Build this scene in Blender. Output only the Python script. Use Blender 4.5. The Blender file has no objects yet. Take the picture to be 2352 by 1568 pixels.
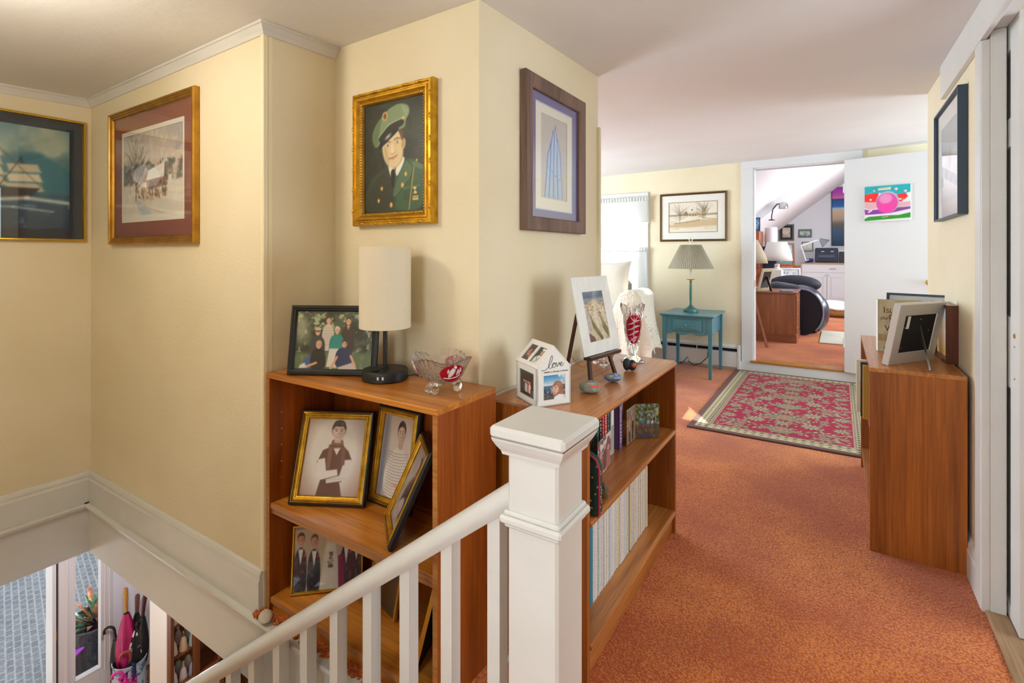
import bpy, bmesh, math, random
import numpy as np
from mathutils import Vector, Matrix
R = math.radians
random.seed(7)
S = bpy.context.scene
C = S.collection

# ------------------------------------------------------------------ camera
cam_d = bpy.data.cameras.new('camera'); cam = bpy.data.objects.new('camera', cam_d); C.objects.link(cam)
cam.location = (0, 0, 1.3); cam.rotation_euler = (R(90), 0, R(32.648))
cam_d.sensor_width = 36; cam_d.lens = 36 * 1169 / 2352; cam_d.shift_y = -203 / 2352
cam_d.clip_start = .02; cam_d.clip_end = 200
S.camera = cam
# ------------------------------------------------------------------ sky, sun, lights, exposure
W = bpy.data.worlds.new('world'); S.world = W; W.use_nodes = True
bg = W.node_tree.nodes['Background']; bg.inputs[0].default_value = (.80, .90, 1, 1); bg.inputs[1].default_value = 1.3
S.view_settings.view_transform = 'Standard'; S.view_settings.look = 'None'
S.view_settings.exposure = 0.1; S.view_settings.gamma = 1; S.view_settings.use_curve_mapping = False

def light(name, kind, loc, energy, col=(1, 1, 1), size=1, sy=None, aim=None, spread=None):
    d = bpy.data.lights.new(name, kind); d.energy = energy; d.color = col
    o = bpy.data.objects.new(name, d); C.objects.link(o); o.location = loc
    if kind == 'AREA':
        d.shape = 'RECTANGLE' if sy else 'SQUARE'; d.size = size
        if sy: d.size_y = sy
        if spread: d.spread = R(spread)
    elif kind == 'POINT': d.shadow_soft_size = size
    elif kind == 'SUN': d.angle = R(size)
    if aim is not None:
        o.rotation_euler = Vector(aim).to_track_quat('-Z', 'Y').to_euler()
    return o
light('sun', 'SUN', (0, 20, 10), 14, (1, .96, .88), .6, aim=(1.06, -1.78, -1.45))
light('window_light_bedroom', 'AREA', (-4.2, 4.2, 1.35), 128, (.70, .86, 1), 1.5, 1.3, aim=(1, 0, .25))
light('window_light_east', 'AREA', (2.5, 5.0, 1.35), 70, (.68, .85, 1), 1.3, 1.3, aim=(-1, -.1, .3))
light('landing_fill', 'AREA', (-.9, -1.5, 1.4), 40, (.88, .95, 1), 1.4, 1.3, aim=(-.05, 1, .2))  # unseen fill added behind the camera to brighten the hall
light('window_light_side_room', 'AREA', (1.9, 2.25, 1.45), 36, (.82, .92, 1), 1.2, 1.3, aim=(-1, -.12, 0))
light('attic_fill', 'AREA', (1.9, 9.5, 1.9), 130, (.9, .95, 1), 2.5, 1.4, aim=(-1, 0, -.15))  # fill added out of view to brighten the far room
light('attic_far_fill', 'AREA', (-1.7, 11.6, .9), 15, (.9, .95, 1), 1.6, 1.0, aim=(1, .1, .2))  # second unseen fill, added low by the attic knee wall
light('hall_ceiling_bulb', 'POINT', (-1.9, .22, 1.93), 17, (1, .92, .8), .09)
light('lower_fill', 'POINT', (-3.95, 1.45, -.55), 45, (.86, .92, 1), .12)  # hidden point light added under the slab to brighten the lower walls

# ------------------------------------------------------------------ materials
def lin(h):
    if not isinstance(h, str): return tuple(h)
    c = [int(h[i:i + 2], 16) / 255 for i in (0, 2, 4)]
    return tuple(x / 12.92 if x <= .04045 else ((x + .055) / 1.055) ** 2.4 for x in c)
MATS = {}
def mat(name, c, c2=None, rough=.5, metal=0, scale=6, st=(1, 1, 1), detail=4, bump=0, bscale=None, bst=None, coat=0, sheen=0,
        trans=0, ior=None, lo=.35, hi=.65, sss=0, dist=0, randoff=False, spec=None, alpha=None, bdist=.01):
    if name in MATS: return MATS[name]
    m = bpy.data.materials.new(name); m.use_nodes = True; N = m.node_tree.nodes; L = m.node_tree.links
    p = N['Principled BSDF']; p.inputs['Roughness'].default_value = rough; p.inputs['Metallic'].default_value = metal
    p.inputs['Base Color'].default_value = (*lin(c), 1)
    if coat: p.inputs['Coat Weight'].default_value = coat; p.inputs['Coat Roughness'].default_value = .12
    if sheen: p.inputs['Sheen Weight'].default_value = sheen
    if trans: p.inputs['Transmission Weight'].default_value = trans
    if ior: p.inputs['IOR'].default_value = ior
    if sss: p.inputs['Subsurface Weight'].default_value = sss; p.inputs['Subsurface Radius'].default_value = (.02, .02, .02)
    if spec is not None: p.inputs['Specular IOR Level'].default_value = spec
    if alpha is not None: p.inputs['Alpha'].default_value = alpha
    if c2 or bump:
        tc = N.new('ShaderNodeTexCoord'); src = tc.outputs['Object']
        if randoff:
            oi = N.new('ShaderNodeObjectInfo'); va = N.new('ShaderNodeVectorMath'); va.operation = 'MULTIPLY_ADD'
            va.inputs[1].default_value = (1, 1, 1); L.new(src, va.inputs[0])
            sc = N.new('ShaderNodeVectorMath'); sc.operation = 'SCALE'; sc.inputs[0].default_value = (13, 29, 17)
            L.new(oi.outputs['Random'], sc.inputs['Scale']); L.new(sc.outputs[0], va.inputs[2]); src = va.outputs[0]
    if c2:
        mp = N.new('ShaderNodeMapping'); mp.inputs['Scale'].default_value = st; L.new(src, mp.inputs[0])
        nz = N.new('ShaderNodeTexNoise'); nz.inputs['Scale'].default_value = scale; nz.inputs['Detail'].default_value = detail
        nz.inputs['Distortion'].default_value = dist
        L.new(mp.outputs[0], nz.inputs['Vector'])
        rp = N.new('ShaderNodeValToRGB'); rp.color_ramp.elements[0].position = lo; rp.color_ramp.elements[1].position = hi
        rp.color_ramp.elements[0].color = (*lin(c), 1); rp.color_ramp.elements[1].color = (*lin(c2), 1)
        L.new(nz.outputs[0], rp.inputs[0]); L.new(rp.outputs[0], p.inputs['Base Color'])
    if bump:
        mp = N.new('ShaderNodeMapping'); mp.inputs['Scale'].default_value = bst or st; L.new(src, mp.inputs[0])
        nz = N.new('ShaderNodeTexNoise'); nz.inputs['Scale'].default_value = bscale or scale; nz.inputs['Detail'].default_value = 3
        L.new(mp.outputs[0], nz.inputs['Vector'])
        b = N.new('ShaderNodeBump'); b.inputs['Strength'].default_value = bump; b.inputs['Distance'].default_value = bdist
        L.new(nz.outputs[0], b.inputs['Height']); L.new(b.outputs[0], p.inputs['Normal'])
    MATS[name] = m
    return m
def wood(name, dark, light_, axis='z', rough=.35, coat=.25, fine=60, lo=.3, hi=.72):
    """two layers of stretched noise: broad figure and fine pores"""
    if name in MATS: return MATS[name]
    m = bpy.data.materials.new(name); m.use_nodes = True; N = m.node_tree.nodes; L = m.node_tree.links
    p = N['Principled BSDF']; p.inputs['Roughness'].default_value = rough
    p.inputs['Coat Weight'].default_value = coat; p.inputs['Coat Roughness'].default_value = .2
    tc = N.new('ShaderNodeTexCoord')
    i = 'xyz'.index(axis)
    def nz(s, k, d):
        mp = N.new('ShaderNodeMapping'); v = [s, s, s]; v[i] = s * k; mp.inputs['Scale'].default_value = v
        L.new(tc.outputs['Object'], mp.inputs[0]); n = N.new('ShaderNodeTexNoise'); n.inputs['Scale'].default_value = 1
        n.inputs['Detail'].default_value = 5; n.inputs['Distortion'].default_value = d; L.new(mp.outputs[0], n.inputs['Vector']); return n.outputs[0]
    a = nz(14, .06, .6); b = nz(fine * 2.4, .03, 0)
    r1 = N.new('ShaderNodeValToRGB'); r1.color_ramp.elements[0].position = lo; r1.color_ramp.elements[1].position = hi
    r1.color_ramp.elements[0].color = (*lin(dark), 1); r1.color_ramp.elements[1].color = (*lin(light_), 1); L.new(a, r1.inputs[0])
    r2 = N.new('ShaderNodeValToRGB'); r2.color_ramp.elements[0].position = .3; r2.color_ramp.elements[1].position = .62
    r2.color_ramp.elements[0].color = (.55, .5, .46, 1); r2.color_ramp.elements[1].color = (1, 1, 1, 1); L.new(b, r2.inputs[0])
    mx = N.new('ShaderNodeMix'); mx.data_type = 'RGBA'; mx.blend_type = 'MULTIPLY'; mx.inputs[0].default_value = .75
    L.new(r1.outputs[0], mx.inputs[6]); L.new(r2.outputs[0], mx.inputs[7]); L.new(mx.outputs[2], p.inputs['Base Color'])
    MATS[name] = m
    return m
def glass_pane(name, tint=(1, 1, 1), ior=1.45):
    if name in MATS: return MATS[name]
    m = bpy.data.materials.new(name); m.use_nodes = True; N = m.node_tree.nodes; L = m.node_tree.links
    N.remove(N['Principled BSDF']); t = N.new('ShaderNodeBsdfTransparent'); t.inputs[0].default_value = (*tint, 1)
    g = N.new('ShaderNodeBsdfGlossy'); g.inputs['Roughness'].default_value = .01; f = N.new('ShaderNodeFresnel'); ge = N.new('ShaderNodeNewGeometry'); mr = N.new('ShaderNodeMapRange'); mr.inputs[3].default_value = ior; mr.inputs[4].default_value = 1 / ior
    L.new(ge.outputs['Backfacing'], mr.inputs[0]); L.new(mr.outputs[0], f.inputs[0])   # thin pane: same reflectance from either side
    x = N.new('ShaderNodeMixShader'); L.new(f.outputs[0], x.inputs[0]); L.new(t.outputs[0], x.inputs[1]); L.new(g.outputs[0], x.inputs[2])
    L.new(x.outputs[0], N['Material Output'].inputs[0]); MATS[name] = m
    return m
def cloth_thin(name, c, tr=.5, bump=0, bscale=100):
    """thin fabric: diffuse mixed with translucent"""
    if name in MATS: return MATS[name]
    m = bpy.data.materials.new(name); m.use_nodes = True; N = m.node_tree.nodes; L = m.node_tree.links
    N.remove(N['Principled BSDF']); d = N.new('ShaderNodeBsdfDiffuse'); t = N.new('ShaderNodeBsdfTranslucent')
    for s in (d, t): s.inputs[0].default_value = (*lin(c), 1)
    x = N.new('ShaderNodeMixShader'); x.inputs[0].default_value = tr
    L.new(d.outputs[0], x.inputs[1]); L.new(t.outputs[0], x.inputs[2]); L.new(x.outputs[0], N['Material Output'].inputs[0])
    MATS[name] = m
    return m
def print_mat(rough):
    n = 'print_%d' % int(rough * 100)
    if n in MATS: return MATS[n]
    m = bpy.data.materials.new(n); m.use_nodes = True; N = m.node_tree.nodes; p = N['Principled BSDF']
    p.inputs['Roughness'].default_value = rough
    a = N.new('ShaderNodeVertexColor'); a.layer_name = 'Col'; m.node_tree.links.new(a.outputs[0], p.inputs['Base Color']); MATS[n] = m
    return m

m_wall = mat('wall_paint', 'e8dcbf', 'e2d5b4', rough=.7, scale=2.2, bump=.12, bscale=70)
m_ceil = mat('ceiling_paint', 'e6e5e3', 'e1e0dd', rough=.85, scale=1.5, bump=.15, bscale=25)
m_white = mat('white_gloss_paint', 'dcdbd8', 'd6d5d1', rough=.3, scale=5, bump=.10, bscale=30)
m_white2 = mat('white_satin_paint', 'd9dadb', rough=.45, bump=.06, bscale=45)
m_lowwall = mat('lower_wall_paint', 'e4e7ee', rough=.6)
m_black = mat('black_matt', '141414', rough=.45)
m_dark = mat('dark_void', '0c0c0d', rough=.9)
m_gold = mat('gold_leaf', 'dcae3c', 'b88a24', rough=.32, metal=.85, scale=30)
m_golddull = mat('gold_dull', 'b08a3e', '9a7430', rough=.4, metal=.75, scale=20)
m_goldhi = mat('gold_bright', 'd8b040', rough=.25, metal=.9)
m_teak_z = wood('teak_upright', '82440f', 'b86a24', 'z')
m_teak_y = wood('teak_lengthwise', '8a4e18', 'b8742e', 'y')
m_teak_x_lit = wood('teak_crosswise_lit', 'aa6226', 'da9450', 'x')  # light and reflection on the tops put into a lighter teak colour
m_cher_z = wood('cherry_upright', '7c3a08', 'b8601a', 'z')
m_cher_x_lit = wood('cherry_crosswise_lit', 'ac621c', 'e69a40', 'x')  # cherry lightened in colour so the top looks lit from above
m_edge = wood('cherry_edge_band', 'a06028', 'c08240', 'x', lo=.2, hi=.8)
m_glass = glass_pane('picture_glass')
m_crystal = mat('cut_crystal', 'fbfbfb', rough=.02, trans=1, ior=1.5)
m_ruby = mat('ruby_glass', 'b0001e', rough=.08, trans=.55, ior=1.5)
m_navywood = mat('dark_navy_frame', '2c3f52', rough=.4)
m_brass = mat('brass', 'c9a24a', rough=.25, metal=1)
m_steel = mat('brushed_steel', 'b8b8b4', rough=.3, metal=1)

# ------------------------------------------------------------------ mesh helpers
class MB:
    def __init__(s): s.v = []; s.f = []
    def add(s, v, f):
        n = len(s.v); s.v += [tuple(p) for p in v]; s.f += [tuple(i + n for i in q) for q in f]; return s
    def box(s, x0, x1, y0, y1, z0, z1, c=0.0):
        X, Y, Z = (x0 + x1) / 2, (y0 + y1) / 2, (z0 + z1) / 2; a, b, d = abs(x1 - x0) / 2, abs(y1 - y0) / 2, abs(z1 - z0) / 2
        if c <= 0:
            v = [(X + i * a, Y + j * b, Z + k * d) for i in (-1, 1) for j in (-1, 1) for k in (-1, 1)]
            return s.add(v, [(0, 1, 3, 2), (4, 6, 7, 5), (0, 4, 5, 1), (2, 3, 7, 6), (0, 2, 6, 4), (1, 5, 7, 3)])
        c = min(c, a * .95, b * .95, d * .95); v = []; ix = {}
        for i in (-1, 1):
            for j in (-1, 1):
                for k in (-1, 1):
                    for ax in range(3):
                        e = [a - c, b - c, d - c]; e[ax] = (a, b, d)[ax]
                        ix[i, j, k, ax] = len(v); v.append((X + i * e[0], Y + j * e[1], Z + k * e[2]))
        f = []
        for ax in range(3):
            o = [q for q in range(3) if q != ax]
            for sg in (-1, 1):
                def key(p, q):
                    t = [0, 0, 0]; t[ax] = sg; t[o[0]] = p; t[o[1]] = q; return ix[(*t, ax)]
                f.append((key(-1, -1), key(1, -1), key(1, 1), key(-1, 1)))
            for p in (-1, 1):
                for q in (-1, 1):
                    def k2(r, which):
                        t = [0, 0, 0]; t[ax] = r; t[o[0]] = p; t[o[1]] = q; return ix[(*t, which)]
                    f.append((k2(-1, o[0]), k2(1, o[0]), k2(1, o[1]), k2(-1, o[1])))
        for i in (-1, 1):
            for j in (-1, 1):
                for k in (-1, 1): f.append(tuple(ix[i, j, k, ax] for ax in range(3)))
        return s.add(v, f)
    def lathe(s, prof, n=24, c=(0, 0, 0), ang0=0, sx=1, sy=1):
        v = []; f = []
        for r, z in prof:
            for k in range(n):
                t = ang0 + 2 * math.pi * k / n; v.append((c[0] + sx * r * math.cos(t), c[1] + sy * r * math.sin(t), c[2] + z))
        for i in range(len(prof) - 1):
            for k in range(n):
                f.append((i * n + k, i * n + (k + 1) % n, (i + 1) * n + (k + 1) % n, (i + 1) * n + k))
        if prof[0][0] > 1e-5: f.append(tuple(range(n))[::-1])
        if prof[-1][0] > 1e-5: f.append(tuple(range((len(prof) - 1) * n, len(prof) * n)))
        return s.add(v, f)
    def tube(s, pts, r, n=8, cap=True, flat=None):
        P = [Vector(p) for p in pts]; rr = r if isinstance(r, (list, tuple)) else [r] * len(P)
        up = None; v = []; f = []
        for i, p in enumerate(P):
            t = (P[min(i + 1, len(P) - 1)] - P[max(i - 1, 0)]).normalized()
            if up is None:
                up = Vector((0, 0, 1)) if abs(t.z) < .9 else Vector((1, 0, 0))
            a = (up - t * up.dot(t)).normalized(); b = t.cross(a); up = a
            for k in range(n):
                w = 2 * math.pi * k / n + math.pi / n
                v.append(tuple(p + a * rr[i] * math.cos(w) + b * rr[i] * math.sin(w) * (flat or 1)))
        for i in range(len(P) - 1):
            for k in range(n): f.append((i * n + k, i * n + (k + 1) % n, (i + 1) * n + (k + 1) % n, (i + 1) * n + k))
        if cap: f.append(tuple(range(n))[::-1]); f.append(tuple(range((len(P) - 1) * n, len(P) * n)))
        return s.add(v, f)
    def prism(s, poly, axis, a, b):
        """poly in the two axes other than `axis` (in xyz order), extruded a..b"""
        n = len(poly); i = 'xyz'.index(axis); v = []
        for t in (a, b):
            for p in poly: q = list(p); q.insert(i, t); v.append(q)
        f = [tuple(range(n)), tuple(range(2 * n - 1, n - 1, -1))] + [(k, (k + 1) % n, n + (k + 1) % n, n + k) for k in range(n)]
        return s.add(v, f)
    def bar(s, p, q, w, h=None, up=(0, 0, 1)):
        """rectangular bar from p to q, w across, h along up"""
        p, q = Vector(p), Vector(q); t = (q - p).normalized(); u = Vector(up); a = (u - t * u.dot(t)).normalized(); b = t.cross(a); h = h or w
        v = [tuple(c + b * i * w / 2 + a * j * h / 2) for c in (p, q) for i, j in ((-1, -1), (1, -1), (1, 1), (-1, 1))]
        return s.add(v, [(0, 1, 2, 3), (7, 6, 5, 4)] + [(k, (k + 1) % 4, 4 + (k + 1) % 4, 4 + k) for k in range(4)])
    def ell(s, c, r, n=12, m=8, fn=None):
        v = []; f = []
        for i in range(m + 1):
            ph = math.pi * i / m
            for k in range(n):
                th = 2 * math.pi * k / n; d = (math.sin(ph) * math.cos(th), math.sin(ph) * math.sin(th), math.cos(ph)); g = fn(d) if fn else 1
                v.append(tuple(c[j] + r[j] * d[j] * g for j in range(3)))
        for i in range(m):
            for k in range(n): f.append((i * n + k, (i + 1) * n + k, (i + 1) * n + (k + 1) % n, i * n + (k + 1) % n))
        return s.add(v, f)
    def grid(s, fn, nu, nv):
        v = [fn(i / nu, j / nv) for j in range(nv + 1) for i in range(nu + 1)]
        return s.add(v, [(j * (nu + 1) + i, j * (nu + 1) + i + 1, (j + 1) * (nu + 1) + i + 1, (j + 1) * (nu + 1) + i) for j in range(nv) for i in range(nu)])
    def xf(s, M): s.v = [tuple(M @ Vector(p)) for p in s.v]; return s
    def build(s, name, m, parent=None, smooth=False, loc=None, recalc=True, ang=40):
        me = bpy.data.meshes.new(name); me.from_pydata(s.v, [], s.f)
        if recalc:
            b = bmesh.new(); b.from_mesh(me)
            bmesh.ops.recalc_face_normals(b, faces=b.faces); b.to_mesh(me); b.free()
        if smooth:
            me.polygons.foreach_set('use_smooth', [True] * len(me.polygons)); me.set_sharp_from_angle(angle=R(ang))
        me.materials.append(m); me.update()
        o = bpy.data.objects.new(name, me); C.objects.link(o)
        if parent: o.parent = parent
        if loc: o.location = loc
        return o
def B(*a, **k): return MB().box(*a, **k)
def thing(name, label, cat, loc=(0, 0, 0), rz=0, rx=0, group=None):
    o = bpy.data.objects.new(name, None); C.objects.link(o); o.empty_display_size = .05
    o.location = loc; o.rotation_euler = (rx, 0, rz); o['label'] = label; o['category'] = cat
    if group: o['group'] = group
    return o
def tag(o, label, cat, group=None, kind=None):
    o['label'] = label; o['category'] = cat
    if group: o['group'] = group
    if kind: o['kind'] = kind
    return o
def struct(o, label=None):
    o['kind'] = 'structure'
    if label: o['label'] = label
    return o
def dup(o, loc=None, rz=None, label=None, parent=None):
    c = o.copy(); C.objects.link(c); c.parent = parent
    if loc is not None: c.location = loc
    if rz is not None: c.rotation_euler = (o.rotation_euler[0], o.rotation_euler[1], rz)
    if label: c['label'] = label
    for ch in list(o.children): dup(ch, parent=c)
    return c
def text(name, s, size, m, parent, loc, rot=(R(90), 0, 0), ext=.0006, shear=0, align='LEFT', sx=1):
    cu = bpy.data.curves.new(name, 'FONT'); cu.body = s; cu.size = size; cu.extrude = ext; cu.shear = shear; cu.align_x = align; cu.resolution_u = 2
    t = bpy.data.objects.new('tmp', cu); C.objects.link(t); dg = bpy.context.evaluated_depsgraph_get()
    me = bpy.data.meshes.new_from_object(t.evaluated_get(dg)); bpy.data.objects.remove(t); bpy.data.curves.remove(cu)
    me.materials.clear(); me.materials.append(m); me.name = name
    o = bpy.data.objects.new(name, me); C.objects.link(o); o.parent = parent; o.location = loc; o.rotation_euler = rot; o.scale = (sx, 1, 1)
    return o

# ------------------------------------------------------------------ print painter (flat prints only)
def hx(h): return np.array([int(h[i:i + 2], 16) / 255 for i in (0, 2, 4)]) if isinstance(h, str) else np.array(h, float)
def vnoise(w, h, cells, seed, oct_=4):
    r = np.random.RandomState(seed); out = np.zeros((h, w)); amp = 1; tot = 0
    for o in range(oct_):
        cx = max(2, int(cells * 2 ** o)); cy = max(2, int(cells * 2 ** o * h / w)); g = r.rand(cy + 2, cx + 2)
        x = np.linspace(0, cx, w, endpoint=False); y = np.linspace(0, cy, h, endpoint=False); xi = x.astype(int); yi = y.astype(int)
        fx = x - xi; fy = y - yi; fx = fx * fx * (3 - 2 * fx); fy = fy * fy * (3 - 2 * fy)
        a = g[yi][:, xi]; b_ = g[yi][:, xi + 1]; c_ = g[yi + 1][:, xi]; d = g[yi + 1][:, xi + 1]
        t = (a * (1 - fx) + b_ * fx) * (1 - fy[:, None]) + (c_ * (1 - fx) + d * fx) * fy[:, None]
        out += t * amp; tot += amp; amp *= .55
    return out / tot
class Cv:
    """canvas: x in 0..A (A = width/height), y in 0..1 from the top"""
    def __init__(s, w, h, A, col):
        s.w, s.h, s.A = w, h, A; s.p = np.ones((h, w, 3)) * hx(col)
        s.X, s.Y = np.meshgrid((np.arange(w) + .5) / w * A, (np.arange(h) + .5) / h); s.px = 1 / h
    def mix(s, k, col, a=1, sl=None):
        t = s.p if sl is None else s.p[sl]; k = (np.clip(k, 0, 1) * a)[..., None]; t[...] = t * (1 - k) + (hx(col) if not isinstance(col, np.ndarray) or col.ndim == 1 else col) * k; return s
    def sl(s, x0, x1, y0, y1):
        i0 = max(0, int(x0 / s.A * s.w) - 2); i1 = min(s.w, int(x1 / s.A * s.w) + 3); j0 = max(0, int(y0 * s.h) - 2); j1 = min(s.h, int(y1 * s.h) + 3)
        return (slice(j0, max(j0, j1)), slice(i0, max(i0, i1)))
    def ell(s, cx, cy, rx, ry, col, rot=0, soft=None, a=1):
        soft = soft or s.px * 1.5; m = max(rx, ry) + soft; q = s.sl(cx - m, cx + m, cy - m, cy + m); x = s.X[q] - cx; y = s.Y[q] - cy
        c, d = math.cos(R(rot)), math.sin(R(rot)); u = (x * c + y * d) / rx; v = (-x * d + y * c) / ry
        return s.mix(.5 + (1 - np.sqrt(u * u + v * v)) * min(rx, ry) / soft, col, a, q)
    def sp(s, pts, col, soft=None, a=1):
        for _ in range(2): pts = [q for p0, p1 in zip(pts, list(pts[1:]) + [pts[0]]) for q in ((p0[0] * .78 + p1[0] * .22, p0[1] * .78 + p1[1] * .22), (p0[0] * .22 + p1[0] * .78, p0[1] * .22 + p1[1] * .78))]
        return s.poly(pts, col, soft, a)
    def poly(s, pts, col, soft=None, a=1):
        soft = soft or s.px * 1.5; xs = [p[0] for p in pts]; ys = [p[1] for p in pts]; q = s.sl(min(xs) - soft, max(xs) + soft, min(ys) - soft, max(ys) + soft)
        x, y = s.X[q], s.Y[q]; ins = np.zeros(x.shape, bool); d = np.full(x.shape, 9.)
        for (x0, y0), (x1, y1) in zip(pts, list(pts[1:]) + [pts[0]]):
            if y0 != y1: ins ^= ((y0 > y) != (y1 > y)) & (x < (x1 - x0) * (y - y0) / (y1 - y0) + x0)
            L2 = (x1 - x0) ** 2 + (y1 - y0) ** 2 + 1e-12; t = np.clip(((x - x0) * (x1 - x0) + (y - y0) * (y1 - y0)) / L2, 0, 1)
            d = np.minimum(d, np.hypot(x - x0 - t * (x1 - x0), y - y0 - t * (y1 - y0)))
        return s.mix(.5 + np.where(ins, d, -d) / soft, col, a, q)
    def line(s, pts, wd, col, a=1, soft=None):
        soft = soft or s.px * 1.3
        for (x0, y0), (x1, y1) in zip(pts[:-1], pts[1:]):
            m = wd + soft; q = s.sl(min(x0, x1) - m, max(x0, x1) + m, min(y0, y1) - m, max(y0, y1) + m); x, y = s.X[q], s.Y[q]
            L2 = (x1 - x0) ** 2 + (y1 - y0) ** 2 + 1e-12; t = np.clip(((x - x0) * (x1 - x0) + (y - y0) * (y1 - y0)) / L2, 0, 1)
            s.mix(.5 + (wd / 2 - np.hypot(x - x0 - t * (x1 - x0), y - y0 - t * (y1 - y0))) / soft, col, a, q)
        return s
    def rect(s, x0, y0, x1, y1, col, a=1): return s.poly([(x0, y0), (x1, y0), (x1, y1), (x0, y1)], col, None, a)
    def vgrad(s, stops, y0=0, y1=1):
        t = (s.Y - y0) / (y1 - y0); k = (t >= 0) & (t <= 1); ps = [a for a, _ in stops]; cs = np.array([hx(b) for _, b in stops])
        c = np.stack([np.interp(t, ps, cs[:, i]) for i in range(3)], -1); s.p[k] = c[k]; return s
    def noise(s, cells, col, lo, hi, seed=1, a=1, y0=0, y1=1, oct_=4):
        n = vnoise(s.w, s.h, cells, seed, oct_); n = (n - n.min()) / (np.ptp(n) + 1e-9)
        return s.mix(np.clip((n - lo) / (hi - lo), 0, 1) * ((s.Y >= y0) & (s.Y <= y1)), col, a)
    def vign(s, col, r0, r1, cx=None, cy=.5, a=1):
        cx = s.A / 2 if cx is None else cx; d = np.hypot((s.X - cx) / s.A * 1.15, s.Y - cy); return s.mix((d - r0) / (r1 - r0), col, a)
def print_obj(cv, w, h, parent, loc=(0, 0, 0), rot=(0, 0, 0), name='picture', rough=.5, centered=True):
    """a flat print w x h standing in its local XZ plane, facing -Y"""
    nx, ny = cv.w, cv.h; x = np.linspace(-w / 2, w / 2, nx); z = np.linspace(h, 0, ny); X, Z = np.meshgrid(x, z)
    co = np.zeros((nx * ny, 3), np.float32); co[:, 0] = X.ravel(); co[:, 2] = Z.ravel()
    idx = np.arange(nx * ny).reshape(ny, nx); q = np.stack([idx[1:, :-1], idx[1:, 1:], idx[:-1, 1:], idx[:-1, :-1]], -1).reshape(-1, 4)
    me = bpy.data.meshes.new(name); me.vertices.add(nx * ny); me.vertices.foreach_set('co', co.ravel())
    me.loops.add(q.size); me.loops.foreach_set('vertex_index', q.ravel().astype(np.int32)); me.polygons.add(len(q))
    me.polygons.foreach_set('loop_start', np.arange(0, q.size, 4, dtype=np.int32)); me.update(calc_edges=True)
    at = me.color_attributes.new('Col', 'FLOAT_COLOR', 'POINT'); c = np.ones((nx * ny, 4), np.float32); p = np.clip(cv.p.reshape(-1, 3), 0, 1)
    c[:, :3] = np.where(p <= .04045, p / 12.92, ((p + .055) / 1.055) ** 2.4); at.data.foreach_set('color', c.ravel())
    me.materials.append(print_mat(rough)); me.validate()
    o = bpy.data.objects.new(name, me); C.objects.link(o); o.parent = parent; o.location = loc; o.rotation_euler = rot
    return o
def frame_mesh(w, h, prof, name, m, parent, z0=0):
    """mitred frame; prof = [(inset, depth towards -y)] from the outer back edge inwards"""
    b = MB(); rings = []
    for ins, d in prof:
        rings.append([(-w / 2 + ins, -d, z0 + ins), (w / 2 - ins, -d, z0 + ins), (w / 2 - ins, -d, z0 + h - ins), (-w / 2 + ins, -d, z0 + h - ins)])
    v = [p for r_ in rings for p in r_]; f = []
    for i in range(len(rings) - 1):
        for k in range(4): f.append((i * 4 + k, i * 4 + (k + 1) % 4, i * 4 + 4 + (k + 1) % 4, i * 4 + 4 + k))
    n = len(rings) - 1
    for k in range(4): f.append((n * 4 + k, n * 4 + (k + 1) % 4, (k + 1) % 4, k))
    b.add(v, f); return b.build(name, m, parent)
def window_mesh(w, h, iw, ih, d, name, m, parent, z0=0, zo=None, y=0):
    """flat board w x h with a rectangular opening iw x ih (a mat board); zo = bottom margin of opening"""
    zo = (h - ih) / 2 if zo is None else zo; t = .0015; a, c = w / 2, iw / 2
    b = MB()
    for (x0, x1, zz0, zz1) in ((-a, a, 0, zo), (-a, a, zo + ih, h), (-a, -c, zo, zo + ih), (c, a, zo, zo + ih)):
        b.box(x0, x1, y - d - t, y - d, z0 + zz0, z0 + zz1)
    return b.build(name, m, parent)

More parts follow.
